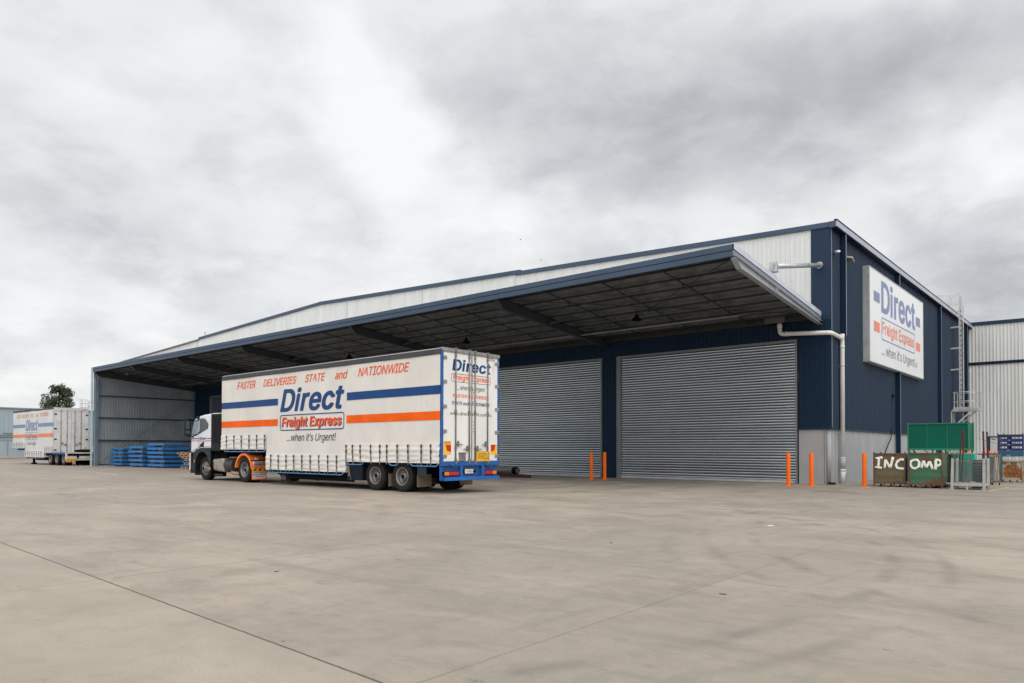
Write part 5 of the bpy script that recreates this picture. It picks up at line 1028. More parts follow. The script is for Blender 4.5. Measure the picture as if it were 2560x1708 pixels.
# ---------------- prime mover (same local frame as the trailer)
TR = thing('truck_tractor', 'white cab truck tractor with orange rear mudguard coupled to the nearer trailer', 'truck', (-6.45, -14.47, 0))
W0[TR.name] = Vector((0, 0, 0))
def poly_extrude(b, pts, y0, y1, m=0):
    b.hexa([(x, y0, z) for x, z in pts], [(x, y1, z) for x, z in pts], m)
XO = 6.45                                        # world X + 6.45 = local x
cabp = [(-13.20, 1.10), (-13.06, 1.22), (-13.05, 1.35), (-15.20, 1.24), (-15.70, 1.16), (-15.72, 1.80), (-15.62, 2.15), (-15.42, 2.58), (-15.30, 2.70), (-14.6, 2.79), (-13.7, 2.83), (-13.15, 2.82), (-13.05, 2.74), (-13.04, 1.12)]
cabp = [(-13.86, 1.34), (-14.95, 1.34), (-15.30, 1.20), (-15.66, 1.14), (-15.72, 1.25), (-15.72, 1.80), (-15.62, 2.18), (-15.42, 2.56), (-15.28, 2.68), (-14.6, 2.77), (-13.7, 2.82), (-13.20, 2.81), (-13.10, 2.74), (-13.10, 1.34)]
b = MB(); poly_extrude(b, cabp, .04, 2.46)
cab = b.build('cab', CABW, TR, bevel=.07, seg=4)
b = MB(); poly_extrude(b, [(-15.58, 1.93), (-15.40, 1.875), (-15.18, 1.90), (-14.18, 2.18), (-14.14, 2.38), (-14.42, 2.60), (-14.62, 2.63), (-15.30, 2.54)], .022, .05, 0)
wn = b.build('side_window', GLASS, TR, bevel=.008)
b = MB(); poly_extrude(b, [(-15.50, 1.97), (-15.36, 1.93), (-15.02, 1.99), (-14.86, 2.10), (-14.84, 2.54), (-15.28, 2.50)], .016, .022, 0); b.build('glass_pane', GLASS2, wn)
b = MB(); poly_extrude(b, [(-14.80, 2.02), (-14.20, 2.19), (-14.16, 2.37), (-14.43, 2.585), (-14.74, 2.60)], .014, .022, 0); b.build('quarter_panel', mat('quarter_grey', (.075, .078, .088), .35), wn)
b = MB(); b.hexa([(-15.73, .25, 1.78), (-15.73, 2.25, 1.78), (-15.70, 2.25, 1.78), (-15.70, .25, 1.78)], [(-15.45, .3, 2.56), (-15.45, 2.2, 2.56), (-15.42, 2.2, 2.56), (-15.42, .3, 2.56)]); b.build('windscreen', GLASS, TR)
b = MB(); b.box((-15.76, .2, 1.2), (-15.71, 2.3, 1.7)); b.build('grille', PLASTIC, TR)
b = MB()
for x in (-13.10+.05*0,): pass
b.box((-14.98, .028, 1.36), (-14.97, .045, 1.88)); b.box((-13.87, .028, 1.36), (-13.86, .045, 2.70)); b.bar((-15.6, .03, 1.20), (-14.95, .03, 1.42), .01, .012); b.box((-14.95, .03, 1.415), (-13.88, .045, 1.425)); b.build('door_gap', mat('gap_shadow', (.12, .12, .13), .6), TR)
b = MB(); b.hexa([(-14.90, .02, 1.41), (-14.53, .02, 1.41), (-14.53, .05, 1.41), (-14.90, .05, 1.41)], [(-14.86, .02, 1.50), (-14.53, .02, 1.64), (-14.53, .05, 1.64), (-14.86, .05, 1.50)]); b.build('door_handle', PLASTIC, TR)
b = MB(); o, rx, ux = (0, .031, 0), (1, 0, 0), (0, 0, 1)
for a, c in ((-15.68, -14.95), (-14.30, -13.88)): rect(b, o, rx, ux, a, c, 1.745, 1.78, 0); rect(b, o, rx, ux, a, c, 1.655, 1.69, 1)
put_text(b, 'Direct', (-14.90, .031, 0), rx, ux, .56, 1.715, 1.83, 0, .2, .035, .95); put_text(b, 'Freight Express', (-14.90, .031, 0), rx, ux, .56, 1.63, 1.685, 1, .15, .02, 1)
rrect_outline(b, (-14.92, .0305, 0), rx, ux, .60, 1.612, 1.70, .03, .007, 0); b.build('door_lettering', [LBLUE, LORANGE], TR)
b = MB()                                         # mirror: housing, upper and lower arms
b.tube(bend([(-15.34, .03, 2.60), (-15.46, -.16, 2.63), (-15.60, -.20, 2.52), (-15.60, -.20, 1.90), (-15.44, .03, 1.84)], .10), .035, 8)
b.hexa([(-15.50, -.34, 1.90), (-15.50, -.08, 1.90), (-15.62, -.06, 1.90), (-15.62, -.32, 1.90)], [(-15.50, -.34, 2.60), (-15.50, -.08, 2.60), (-15.62, -.06, 2.60), (-15.62, -.32, 2.60)])
mr = b.build('mirror', PLASTIC, TR, bevel=.02)
for z0_, z1_ in ((2.18, 2.53), (1.96, 2.12)):
    b = MB(); b.face([(-15.494, -.305, z0_), (-15.494, -.125, z0_), (-15.494, -.125, z1_), (-15.494, -.305, z1_)]); b.build('mirror_glass', mat('mirror_glass', (.04, .07, .075), .15, .2), mr)
b = MB(); b.box((-15.10, -.03, 2.60), (-14.93, .05, 2.72)); b.build('corner_lamp', PLASTIC, TR, bevel=.01)
b = MB()                                         # ribbed air fairing behind the cab
b.box((-13.84, .0, 1.36), (-13.02, .10, 2.78))
x = -13.72
while x < -13.08: b.box((x, -.015, 1.55), (x+.045, .0, 2.70)); x += .11
b.hexa([(-13.80, .0, 1.24), (-13.1, .0, 1.24), (-13.1, .10, 1.24), (-13.80, .10, 1.24)], [(-13.84, .0, 1.36), (-13.02, .0, 1.36), (-13.02, .10, 1.36), (-13.84, .10, 1.36)])
b.build('side_fairing', PLASTIC, TR, bevel=.02)
# front wheel arch, bumper, steps
b = MB(); cx, cz = -14.65, .50
pts = []
for k in range(13):
    a = R(205-k*17.0); pts.append((cx+.66*math.cos(a), cz+.66*math.sin(a)*1.08))
outer = [(cx-.90, .55), (cx-.80, 1.05), (cx-.55, 1.30), (cx-.2, 1.34), (cx+.72, 1.34), (cx+.75, 1.0), (cx+.70, .5)]
for k in range(12):
    p, q = pts[k], pts[k+1]; t0, t1 = k/12*6, (k+1)/12*6
    def ev(t): i_ = min(5, int(t)); f_ = t-i_; return (outer[i_][0]*(1-f_)+outer[i_+1][0]*f_, outer[i_][1]*(1-f_)+outer[i_+1][1]*f_)
    u_, v_ = ev(t0), ev(t1)
    b.hexa([(p[0], .02, p[1]), (q[0], .02, q[1]), (v_[0], .02, v_[1]), (u_[0], .02, u_[1])], [(p[0], .55, p[1]), (q[0], .55, q[1]), (v_[0], .5, v_[1]), (u_[0], .5, u_[1])])
b.build('wheel_arch', PLASTIC2, TR)
b = MB(); b.box((-15.50, .05, .33), (-15.28, 2.45, 1.20)); b.box((-15.80, .06, .28), (-15.45, 2.44, .62)); b.box((-15.74, .04, .60), (-15.62, 2.46, 1.16)); b.build('bumper', PLASTIC, TR, bevel=.03)
b = MB(); b.box((-15.82, .03, .42), (-15.76, 2.47, 1.14)); b.build('bumper_cover', CABW, TR, bevel=.02)
b = MB()
for z in (.62, .92): b.box((-15.62, .02, z), (-15.42, .30, z+.03))
b.build('cab_step', ALU_D, TR)
b = MB(); b.box((-15.36, .015, .74), (-15.30, .03, .86)); b.box((-13.99, .0, .44), (-13.90, .02, .56)); b.build('side_marker', AMBER, TR)
wheel(TR, (-14.65, .16, .50), .50, .30, dual=False, front=True); wheel(TR, (-14.65, Wd-.10, .50), .50, .30, side=1, dual=False, front=True)
wheel(TR, (-11.25, .06, .50), .50, .27); wheel(TR, (-11.25, Wd-.06, .50), .50, .27, side=1)
b = MB(); b.tube([(-11.25, .5, .5), (-11.25, 2.0, .5)], .12, 12)
for y in (.80, 1.60): b.box((-15.3, y, .62), (-10.7, y+.10, .88))
b.box((-12.0, .6, .88), (-10.8, 1.9, 1.0)); b.hexa([(-11.9, .55, 1.0), (-10.7, .75, 1.0), (-10.7, 1.75, 1.0), (-11.9, 1.95, 1.0)], [(-11.8, .6, 1.16), (-10.75, .8, 1.05), (-10.75, 1.7, 1.05), (-11.8, 1.9, 1.16)])
b.box((-13.85, .3, .9), (-13.1, 2.2, 1.36)); b.build('chassis', BLACK, TR)
b = MB(); b.box((-13.98, .10, .16), (-13.96, .75, 1.1)); b.box((-13.99, .03, .30), (-13.88, .16, 1.3)); b.build('front_mudflap', BLACK, TR)
b = MB(); put_text(b, 'IVECO', (-13.957, .22, 0), (0, 1, 0), (0, 0, 1), .36, .20, .27, 0, 0, .02); b.build('flap_lettering', mat('flap_white', (.5, .5, .5), .5), TR)
b = MB()                                         # silencer box
b.hexa([(-13.95, .14, .42), (-13.05, .14, .36), (-13.05, .75, .36), (-13.95, .75, .42)], [(-13.95, .10, .90), (-13.0, .10, .95), (-13.0, .75, .95), (-13.95, .75, .90)]); b.build('silencer', TANK, TR, bevel=.10, seg=4)
b = MB(); b.tube([(-12.98, .35, .66), (-12.35, .35, .66)], .26, 18); b.build('air_tank', mat('dark_tank', (.06, .055, .05), .5, .4), TR, bevel=.02)
b = MB(); b.tube(bend([(-12.6, .30, .44), (-12.45, .25, .34), (-11.9, .25, .33)], .08), .075, 12); b.build('exhaust_pipe', mat('rust_pipe', (.36, .24, .12), .6, .2, .15, 8), TR)
b = MB(); b.bar((-12.95, .35, .98), (-11.95, .35, .98), .03, .03); b.build('air_line', GALV_D, TR)
# rear mudguard
b = MB(); cx, cz, ri, ro = -11.25, .50, .575, .655
for k in range(20):
    a, c = R(172-k*8.3), R(172-(k+1)*8.3)
    f_ = lambda t, r_: (cx+r_*math.cos(t)*1.0, cz+r_*math.sin(t))
    p, q, u_, v_ = f_(a, ri), f_(c, ri), f_(c, ro), f_(a, ro)
    b.hexa([(p[0], .02, p[1]), (q[0], .02, q[1]), (u_[0], .02, u_[1]), (v_[0], .02, v_[1])], [(p[0], .66, p[1]), (q[0], .66, q[1]), (u_[0], .66, u_[1]), (v_[0], .66, v_[1])])
b.build('mudguard', mat('mudguard_orange', (.85, .19, .02), .35, 0, .05, 3), TR)
FO = mat('flap_orange', (.72, .095, .008), .45, 0, .06, 3); FR = mat('flap_red', (.22, .008, .010), .45, 0, .08, 3)
b = MB(); X = -10.62
b.hexa([(X, .02, .12), (X, .66, .12), (X+.012, .66, .12), (X+.012, .02, .12)], [(X, .02, .62), (X, .66, .62), (X+.012, .66, .62), (X+.012, .02, .62)], 0)
b.hexa([(X, .02, .62), (X, .66, .62), (X+.012, .66, .62), (X+.012, .02, .62)], [(X-.10, .02, .88), (X-.10, .62, .88), (X-.088, .62, .88), (X-.088, .02, .88)], 1)
b.hexa([(X-.10, .02, .88), (X-.10, .62, .88), (X-.088, .62, .88), (X-.088, .02, .88)], [(X-.36, .04, 1.10), (X-.36, .58, 1.10), (X-.348, .58, 1.10), (X-.348, .04, 1.10)], 1)
fl = b.build('rear_mudflap', [FO, FR], TR)
b = MB(); Xq = X+.016
rect(b, (Xq, 0, 0), (0, 1, 0), (0, 0, 1), .03, .65, .48, .60, 0)
for k in range(3):
    y = .08+k*.21; pts = [(y, .48), (y+.10, .48), (y+.20, .60), (y+.10, .60)]
    b.face([(Xq+.002, min(.648, a), c) for a, c in pts], 1)
rect(b, (Xq, 0, 0), (0, 1, 0), (0, 0, 1), .05, .63, .16, .455, 2)
put_text(b, 'NORTH WEST', (Xq+.003, .09, 0), (0, 1, 0), (0, 0, 1), .50, .385, .435, 1, 0, .03); put_text(b, 'VEHICLE REPAIRS', (Xq+.003, .08, 0), (0, 1, 0), (0, 0, 1), .52, .305, .345, 3, 0, .03)
rect(b, (Xq+.003, 0, 0), (0, 1, 0), (0, 0, 1), .20, .48, .245, .265, 1); rect(b, (Xq+.003, 0, 0), (0, 1, 0), (0, 0, 1), .12, .56, .19, .21, 0)
b.build('flap_markings', [YELLOW, FR, mat('flap_sign_white', (.5, .47, .45), .5), LBLACK], fl)
b = MB(); b.box((X-.03, .10, .68), (X+.02, .50, .84), 0); rect(b, (X+.023, 0, 0), (0, 1, 0), (0, 0, 1), .11, .49, .69, .735, 1); put_text(b, 'XV85XN', (X+.025, .13, 0), (0, 1, 0), (0, 0, 1), .34, .74, .815, 2, 0, .01); b.box((X-.14, .22, .90), (X-.04, .34, .98), 0)
b.build('number_plate', [mat('plate_silver', (.45, .46, .48), .4), mat('plate_blue', (.05, .12, .35), .4), LBLACK], TR)

# ---------------- second trailer, beyond the end of the canopy
T2 = thing('semi_trailer', 'distant curtain sided trailer with plain white rear doors and three axles, no truck', 'trailer', (-57.45, -9.0, 0))
W0[T2.name] = Vector((0, 0, 0))
k97 = .97
def zt2(z): return 1.3+(z-1.3)*k97
L2, H2, W2 = 10.53, 4.70, 2.58
SEC2 = [(-L2, -7.10, 1.37, [-10.3+.44*k for k in range(7)]), (-7.10, -2.0, .60, [-6.85+.58*k for k in range(8)]), (-2.0, -.03, 1.0, [-1.85+.5*k for k in range(4)])]
b = MB(); b.box((-L2+.02, .06, 1.42), (-.05, W2-.02, H2-.03)); b.box((-7.08, .06, .70), (-2.0, W2-.02, 1.42)); b.box((-2.0, .06, 1.02), (-.05, W2-.02, 1.42)); b.build('body', CURT2, T2)
b = MB(); curtain_shape(b, SEC2, H2-.14, None, dx=.10, dz=.05, seed=4); cur = b.build('curtain', CURT2, T2)
sx = L2/L1
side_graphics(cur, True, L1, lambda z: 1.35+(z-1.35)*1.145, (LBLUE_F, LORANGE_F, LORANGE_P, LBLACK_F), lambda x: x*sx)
for s in SEC2:
    for x in s[3]:
        b = MB(); strap_mesh(b, x, s[2], .46); b.build('strap', [STRAP, BUCK], T2)
b = MB(); b.box((-L2, -.03, H2-.16), (-.02, .05, H2)); b.build('top_rail', ALU_D, T2)
b = MB(); b.box((-L2, .05, H2-.03), (-.02, W2, H2)); b.build('roof', MATS['trailer_roof'], T2)
rave(T2, -6.95, -2.1, .52, BLUEP); rave(T2, -L2+.1, -7.2, 1.30, BLUEP)
b = MB(); b.box((-7.1, .1, .5), (-2, W2-.1, .6)); b.box((-2.1, .1, .78), (3.0, W2-.1, .95)); b.box((-L2+.2, .3, 1.2), (-7.1, W2-.3, 1.36))
for y in (.75, 1.75): b.box((-6.9, y, .35), (-2, y+.14, .52)); b.box((-2.2, y, .6), (3.0, y+.14, .8))
b.build('chassis', BLACK, T2)
b = MB(); b.box((-.1, -.005, .9), (2.75, .10, 1.02)); b.build('deck_edge', BLUEP, T2)
b = MB(); b.box((-.1, .05, .98), (2.74, W2-.05, 1.04)); b.build('rear_deck', GALV_D, T2)
for y in (.4, 2.1):
    b = MB(); b.box((-6.2, y-.08, .14), (-6.04, y+.08, .6)); b.box((-6.33, y-.16, 0), (-5.9, y+.16, .14)); b.build('landing_leg', BLACK, T2)
for x in (-.85, .62, 2.2):
    wheel(T2, (x, .05, .50), .50, .25, n=28); wheel(T2, (x, W2-.05, .50), .50, .25, side=1, n=28)
for k, (y0, y1, hy) in enumerate(((.06, 1.27, .13), (1.30, 2.52, 2.45))):
    b = MB(); b.box((-.045, y0, 1.06), (.0, y1, 4.40)); d = b.build('rear_door', mat('plain_door_white', (.60, .59, .575), .4), T2)
    for z in (1.24, 2.12, 2.98, 3.86+.3):
        b = MB(); b.box((0, hy-.08, z-.06), (.03, hy+.10, z+.04)); b.build('hinge', BLACK, d)
    for y in ((.53, .98) if k == 0 else (1.55, 2.02)): 
        b = MB(); b.tube([(.03, y, 1.0), (.03, y, 4.5)], .022, 8)
        for z in (1.1, 2.3, 3.4, 4.4): b.box((0, y-.035, z), (.05, y+.035, z+.08))
        b.build('lock_rod', STEELB, d)
    for y, z, s in (((.53, 1.78, 1), (.98, 1.66, -1)) if k == 0 else ((1.55, 1.66, 1), (2.02, 1.78, -1))): lock_handle(d, y, z, s)
b = MB(); b.box((-.08, 0, 4.40), (.02, W2, H2)); b.box((-.08, 0, 1.0), (0, .06, 4.40)); b.box((-.08, W2-.06, 1.0), (0, W2, 4.40)); rect(b, (.023, 0, 0), (0, 1, 0), (0, 0, 1), 2.12, 2.42, 4.53, 4.60, 1)
b.build('rear_frame', [mat('frame_white', (.52, .51, .5), .5), RED], T2)
b = MB(); b.box((2.75, .0, .55), (2.95, W2, 1.045), 0); b.box((2.72, .0, .42), (2.92, W2, .52), 0); b.build('rear_panel', mat('dirty_white_panel', (.55, .54, .50), .6, 0, .12, 3), T2)
for y0 in (.04, 1.9):
    b = MB(); b.box((2.95, y0, .84), (2.98, y0+.25, .96), 1); b.box((2.95, y0+.26, .84), (2.98, y0+.66, .96), 0); b.build('tail_lamp', [RED, AMBER], T2)
b = MB(); rect(b, (2.96, 0, 0), (0, 1, 0), (0, 0, 1), .02, .66, .30, .42, 0)
for k in range(3):
    y = .05+k*.22; b.face([(2.963, y, .30), (2.963, y+.1, .30), (2.963, min(.66, y+.2), .42), (2.963, y+.1, .42)], 1)
b.box((2.90, .0, .28), (2.955, .68, .56), 2); b.build('marker_plate', [YELLOW, RED, mat('amber_plate', (.5, .3, .05), .5)], T2)
b = MB(); b.face([(.035, 2.25, 1.35), (.035, 2.45, 1.35), (.035, 2.45, 1.47), (.035, 2.25, 1.47)]); b.build('warning_plate', YELLOW, T2)
b = MB(); b.tube(bend([(.8, 1.3, 1.16), (1.2, 1.9, 1.22), (1.6, 2.3, 1.16), (2.2, 1.7, 1.12), (1.9, 1.1, 1.14)], .25), .09, 8); o = b.build('tarp_roll', BLACK); o.location = (-57.45, -9.0, 0); tag(o, 'black rolled tarpaulin lying on the rear deck of the distant trailer', 'tarpaulin')
b = MB(); b.hexa([(1.3, 2.25, 1.05), (2.5, 2.25, 1.05), (2.5, 2.6, 1.05), (1.3, 2.6, 1.05)], [(1.6, 2.3, 1.55), (1.9, 2.3, 1.6), (1.9, 2.5, 1.6), (1.6, 2.5, 1.55)], 0); b.box((1.2, 2.2, 1.05), (1.4, 2.5, 1.3), 1)
o = b.build('plastic_bundle', [mat('white_plastic', (.65, .66, .68), .4), mat('plum_plastic', (.15, .03, .05), .5)], bevel=.03); o.location = (-57.45, -9.0, 0); tag(o, 'small white plastic bundle on the rear deck corner of the distant trailer', 'bundle')

# ================================================================== BOLLARDS
def bollard(x, y, lab, h=1.22):
    o = thing('bollard', lab, 'bollard', (x, y, 0), 'orange bollards guarding the doors')
    b = MB(); b.lathe((x, y, 0), (0, 0, 1), [(.012, .072), (h-.02, .072), (h-.004, .066), (h, .05), (h, 0)], 24); b.build('post', ORANGE, o)
    b = MB(); b.box((x-.13, y-.13, 0), (x+.13, y+.13, .012))
    for dx in (-.1, .1):
        for dy in (-.1, .1): b.tube([(x+dx, y+dy, .012), (x+dx, y+dy, .04)], .016, 6)
    b.build('base_plate', ORANGE, o)
bollard(-9.42, -2.45, 'orange bollard just left of the pier between the two closed roller doors')
bollard(-8.76, -2.40, 'orange bollard at the left edge of the nearest roller door, on the pier side')
bollard(-.88, -2.05, 'orange bollard at the right edge of the nearest roller door')
bollard(-.13, -1.80, 'orange bollard in front of the concrete corner panel')
bollard(1.32, -.45, 'orange bollard beside the green stillage painted with white letters')

# ================================================================== BLUE PANEL PACKS
def pack(x0, x1, y0, y1, z, t, lab, grp, seed):
    random.seed(seed); dx = random.uniform(-.12, .12); dy = random.uniform(-.05, .05)
    o = thing('panel_pack', lab, 'panel pack', (x0, y0, z), grp)
    tl = random.uniform(-.012, .012)
    b = MB(); b.hexa([(x0+dx, y0+dy, z+.11), (x1+dx, y0+dy, z+.11+tl), (x1+dx, y1, z+.11+tl), (x0+dx, y1, z+.11)], [(x0+dx, y0+dy, z+.11+t), (x1+dx, y0+dy, z+.11+t+tl), (x1+dx, y1, z+.11+t+tl), (x0+dx, y1, z+.11+t)])
    for k in range(3): zz_ = z+.11+t*(k+1)/4; b.box((x0+dx+.02, y0+dy-.004, zz_), (x1+dx-.02, y0+dy, zz_+.006)); b.box((x1+dx, y0+dy+.05, zz_+tl), (x1+dx+.004, y1-.05, zz_+.006+tl))
    b.build('wrapped_pack', BBLUE, o)
    b = MB()
    for fx in (.16, .72):
        xx = x0+(x1-x0)*fx+random.uniform(-.2, .1); b.box((xx, y0+.05+random.uniform(0, .2), z+.003), (xx+.11, y1-.05, z+.108))
    yy = y0+(y1-y0)*.55; b.box((x1-.7, yy, z+.005), (x1-.02+dx, yy+.10, z+.106))
    b.build('bearer', TIMBER, o)
ORD = ['bottom', 'second', 'third', 'fourth', 'fifth', 'sixth']
for (x0, x1, y0, y1, n, p, t, nm) in ((-51.35, -49.15, -6.95, -4.4, 5, .285, .145, 'leftmost'), (-47.95, -45.50, -6.95, -4.2, 5, .315, .16, 'middle'), (-44.55, -42.0, -6.95, -3.4, 6, .292, .15, 'tallest right-hand')):
    for k in range(n):
        w_ = 'bottom pack' if k == 0 else ('topmost pack' if k == n-1 else ORD[k]+' pack from the bottom')
        pack(x0, x1, y0, y1, k*p, t, 'blue wrapped panel pack on timber, %s of the %s stack' % (w_, nm), 'blue packs stacked against the end wall', int(-x0*10)+k)
def pallet(x, y, z, lab, m=TIMBER, sx=1.15, sy=1.15):
    o = thing('timber_pallet', lab, 'pallet', (x, y, z), 'loose pallets beside the blue packs')
    b = MB()
    for k in range(6): b.box((x+.02, y+k*sy/5.5*.98, z+.11), (x+sx, y+k*sy/5.5*.98+.12, z+.132))
    b.build('top_deck', m, o)
    b = MB()
    for k in range(3): b.box((x+.01+k*(sx-.10)/2, y, z+.022), (x+.11+k*(sx-.10)/2, y+sy, z+.108))
    b.build('bearer', m, o)
    b = MB()
    for k in range(3): b.box((x+.02, y+k*(sy-.1)/2, z), (x+sx, y+k*(sy-.1)/2+.10, z+.021))
    b.build('bottom_deck', m, o)
zz0 = 0
for k, (dx, mm, lab) in enumerate(((.0, TIMBER, 'timber pallet on the ground behind the truck cab'), (.15, BBLUE, 'blue pallet second from the ground behind the truck cab'), (.7, TIMBER, 'third timber pallet from the ground behind the truck cab'),
                           (.35, BBLUE, 'blue pallet fourth from the ground behind the truck cab'), (.9, TIMBER, 'fifth pallet up, bare timber, behind the truck cab'), (.2, TIMBER, 'sixth pallet up, bare timber, behind the truck cab'), (-.4, TIMBER, 'seventh pallet up, bare timber, behind the truck cab'), (-1.0, TIMBER, 'topmost timber pallet behind the truck cab, slid to the left'))):
    pallet(-39.5+dx*.6, -6.9, zz0, lab, mm, 1.3); zz0 += .138

# ================================================================== LONG PIPE ON STEEL BEAMS BY THE DOOR
MAR = mat('maroon_steel', (.055, .012, .014), .5, .2, .2, 4)
b = MB()
for y in (-3.05, -2.75):
    b.box((-17.5, y-.05, .0), (-12.4 if y < -3 else -13.2, y+.05, .012)); b.box((-17.5, y-.006, .012), (-12.4 if y < -3 else -13.2, y+.006, .14)); b.box((-17.5, y-.05, .14), (-12.4 if y < -3 else -13.2, y+.05, .152))
o = b.build('steel_beams', MAR); o.name = 'steel_beam'; tag(o, 'dark red steel beams lying on the ground below the left roller door', 'beam')
b = MB(); b.tube([(-17.2, -2.9, .32), (-13.35, -2.9, .32)], .155, 20, 0); b.lathe((-13.35, -2.9, .32), (1, 0, 0), [(-.25, .17), (-.02, .175), (.0, .17), (.0, .13), (-.1, .12), (-.1, 0)], 20, 1)
o = b.build('pipe_roll', [mat('grey_roll', (.10, .10, .105), .5, .2), BLACK]); tag(o, 'grey roll with a black end resting on the dark red beams', 'roll')

# ================================================================== STILLAGES AND SCRAP AT THE RIGHT
RG = rusty('rust_on_brown_green', (.10, .088, .045), (.13, .062, .026), .48, (.075, .085, .04), 1.5, (1, 1, 1.6))
RG2 = rusty('rust_on_green', (.030, .125, .060), (.11, .045, .02), .42, (.045, .095, .045), 1.5, (1.3, 1, 1.8))
RG3 = rusty('rust_on_dark_green', (.010, .06, .042), (.09, .03, .014), .30, (.015, .05, .07))
RBR = rusty('rust_on_cream', (.40, .38, .32), (.19, .07, .02), .78, None, 2.4, (1.6, 1, .55))
RPO = rusty('rusty_post', (.10, .07, .05), (.09, .04, .02), .6)
RTEAL = rusty('rust_on_teal', (.02, .13, .16), (.14, .05, .02), .45)
WPAINT = mat('hand_painted_white', (.78, .75, .69), .7, 0, .06, 7, dirt=(.5, .36, .2), dirt_amt=.10, dirt_scale=6)
def stillage(x0, x1, y0, y1, h, face, post, lab, dent=True, mesh=False):
    o = thing('stillage', lab, 'stillage', (x0, y0, 0))
    for x in (x0, x1-.05):
        for y in (y0, y1-.05):
            b = MB(); b.box((x, y, 0), (x+.05, y+.05, h)); b.tube([(x+.025, y+.025, h), (x+.025, y+.025, h+.03)], .03, 6); b.box((x-.01, y-.01, 0), (x+.06, y+.06, .03)); b.build('corner_post', post, o)
    def panel(p, q, y, nm, horiz=True):
        b = MB(); nx, nz = 20, 16; i = len(b.v)
        for a in range(nz+1):
            for c in range(nx+1):
                u = p+(q-p)*c/nx; z = .17+(h-.20)*a/nz
                d = .012*noise.noise(Vector((u*2.2, z*2.6, x0*3))) + (.018*math.exp(-((z-.42)/.06)**2) if dent else 0)
                b.v.append((u, y-d, z) if horiz else (y+d, u, z))
        for a in range(nz):
            for c in range(nx): k = i+a*(nx+1)+c; b.f.append((k, k+1, k+nx+2, k+nx+1)); b.mi.append(0); b.sm.append(True)
        return b.build(nm, face, o)
    panel(x0+.05, x1-.05, y0+.03, 'front_panel'); panel(y0+.05, y1-.05, x1-.03, 'side_panel', False); panel(y0+.05, y1-.05, x0+.03, 'side_panel', False); panel(x0+.05, x1-.05, y1-.03, 'back_panel')
    b = MB(); b.box((x0+.05, y0+.005, .10), (x1-.05, y0+.045, .19)); b.box((x0+.05, y1-.045, .10), (x1-.05, y1-.005, .19)); b.box((x0+.05, y0, h-.05), (x1-.05, y0+.04, h-.01)); b.box((x0+.05, y1-.04, h-.05), (x1-.05, y1, h-.01))
    b.box((x0+.005, y0+.05, .10), (x0+.045, y1-.05, .18)); b.box((x1-.045, y0+.05, .10), (x1-.005, y1-.05, .18)); b.box((x0+.05, y0+.05, .12), (x1-.05, y1-.05, .14))
    for fx in (.32, .62): xx = x0+(x1-x0)*fx; b.box((xx, y0+.0, .0), (xx+.05, y0+.05, .10)); b.box((xx, y1-.05, .0), (xx+.05, y1, .10))
    b.build('frame', post, o); return o
def strokes(paths, y, m, nm, parent, r=.046):
    b = MB()
    for k, p in enumerate(paths):
        pts = []
        for a, c in zip(p, p[1:]):
            for j in range(4): t = j/4; pts.append((a[0]*(1-t)+c[0]*t, y-.0015*k, a[1]*(1-t)+c[1]*t))
        pts.append((p[-1][0], y-.0015*k, p[-1][1]))
        rr = [r*(.9+.35*noise.noise(Vector((q[0]*9, q[2]*9, k)))) for q in pts]
        b.tube(pts, rr, 8, 0, flat=Vector((0, 1, 0)))
    return b.build(nm, m, parent)
s1 = stillage(1.62, 2.68, -.45, .55, 1.22, RG, RPO, 'rusty brown green stillage painted with the letters INC')
strokes([[(1.69, 1.03), (1.93, 1.06)], [(1.81, 1.05), (1.79, .70)], [(1.67, .71), (1.91, .68)], [(2.0, .67), (2.03, .98)], [(2.03, .98), (2.19, .68)], [(2.19, .68), (2.28, 1.08)],
         [(2.66, .98), (2.52, 1.0), (2.41, .90), (2.37, .78), (2.42, .69), (2.52, .665), (2.64, .665)], [(2.43, .66), (2.43, .57)]][:7], -.436, WPAINT, 'hand_lettering', s1)
s2 = stillage(2.79, 3.86, -.55, .45, 1.24, RG2, RPO, 'green rust stained stillage painted with the letters OMP')
strokes([[(2.98, .99), (2.87, .93), (2.85, .81), (2.92, .70), (3.02, .68), (3.12, .76), (3.14, .90), (3.08, .98), (2.98, .99)],
         [(3.20, .70), (3.27, .95)], [(3.27, .95), (3.35, .72)], [(3.35, .72), (3.46, .94)], [(3.46, .94), (3.55, .66)],
         [(3.64, .64), (3.65, 1.0)], [(3.63, 1.0), (3.76, .98), (3.82, .89), (3.76, .81), (3.65, .78)]], -.536, WPAINT, 'hand_lettering', s2)
s3 = stillage(3.28, 3.97, .62, 1.6, 1.20, RG3, RPO, 'dark green stillage with a white number one behind the lettered pair'); strokes([[(3.63, 1.0), (3.68, 1.05), (3.66, .90), (3.65, .86), (3.70, .86)]], .635, WPAINT, 'hand_lettering', s3, .014)
b = MB(); b.box((2.70, -.30, .0), (2.77, -.22, 1.22)); b.box((2.69, -.31, .12), (2.78, -.21, .22), 1); o = b.build('blue_post', [mat('steel_blue_post', (.03, .14, .21), .5, .1), mat('post_tape', (.4, .42, .5), .6)]); tag(o, 'slim blue steel post standing in the gap between the two lettered stillages', 'post')
# scrap poking out under the lids
b = MB()
for k in range(5): b.box((1.85+k*.075, -.32, .145), (1.88+k*.075, .2, .20+.02*(k % 2)))
o = b.build('scrap_bars', STEELB); o.name = 'scrap_bar_bundle'; tag(o, 'short steel bars lying in the bottom of the INC stillage', 'steel bars')
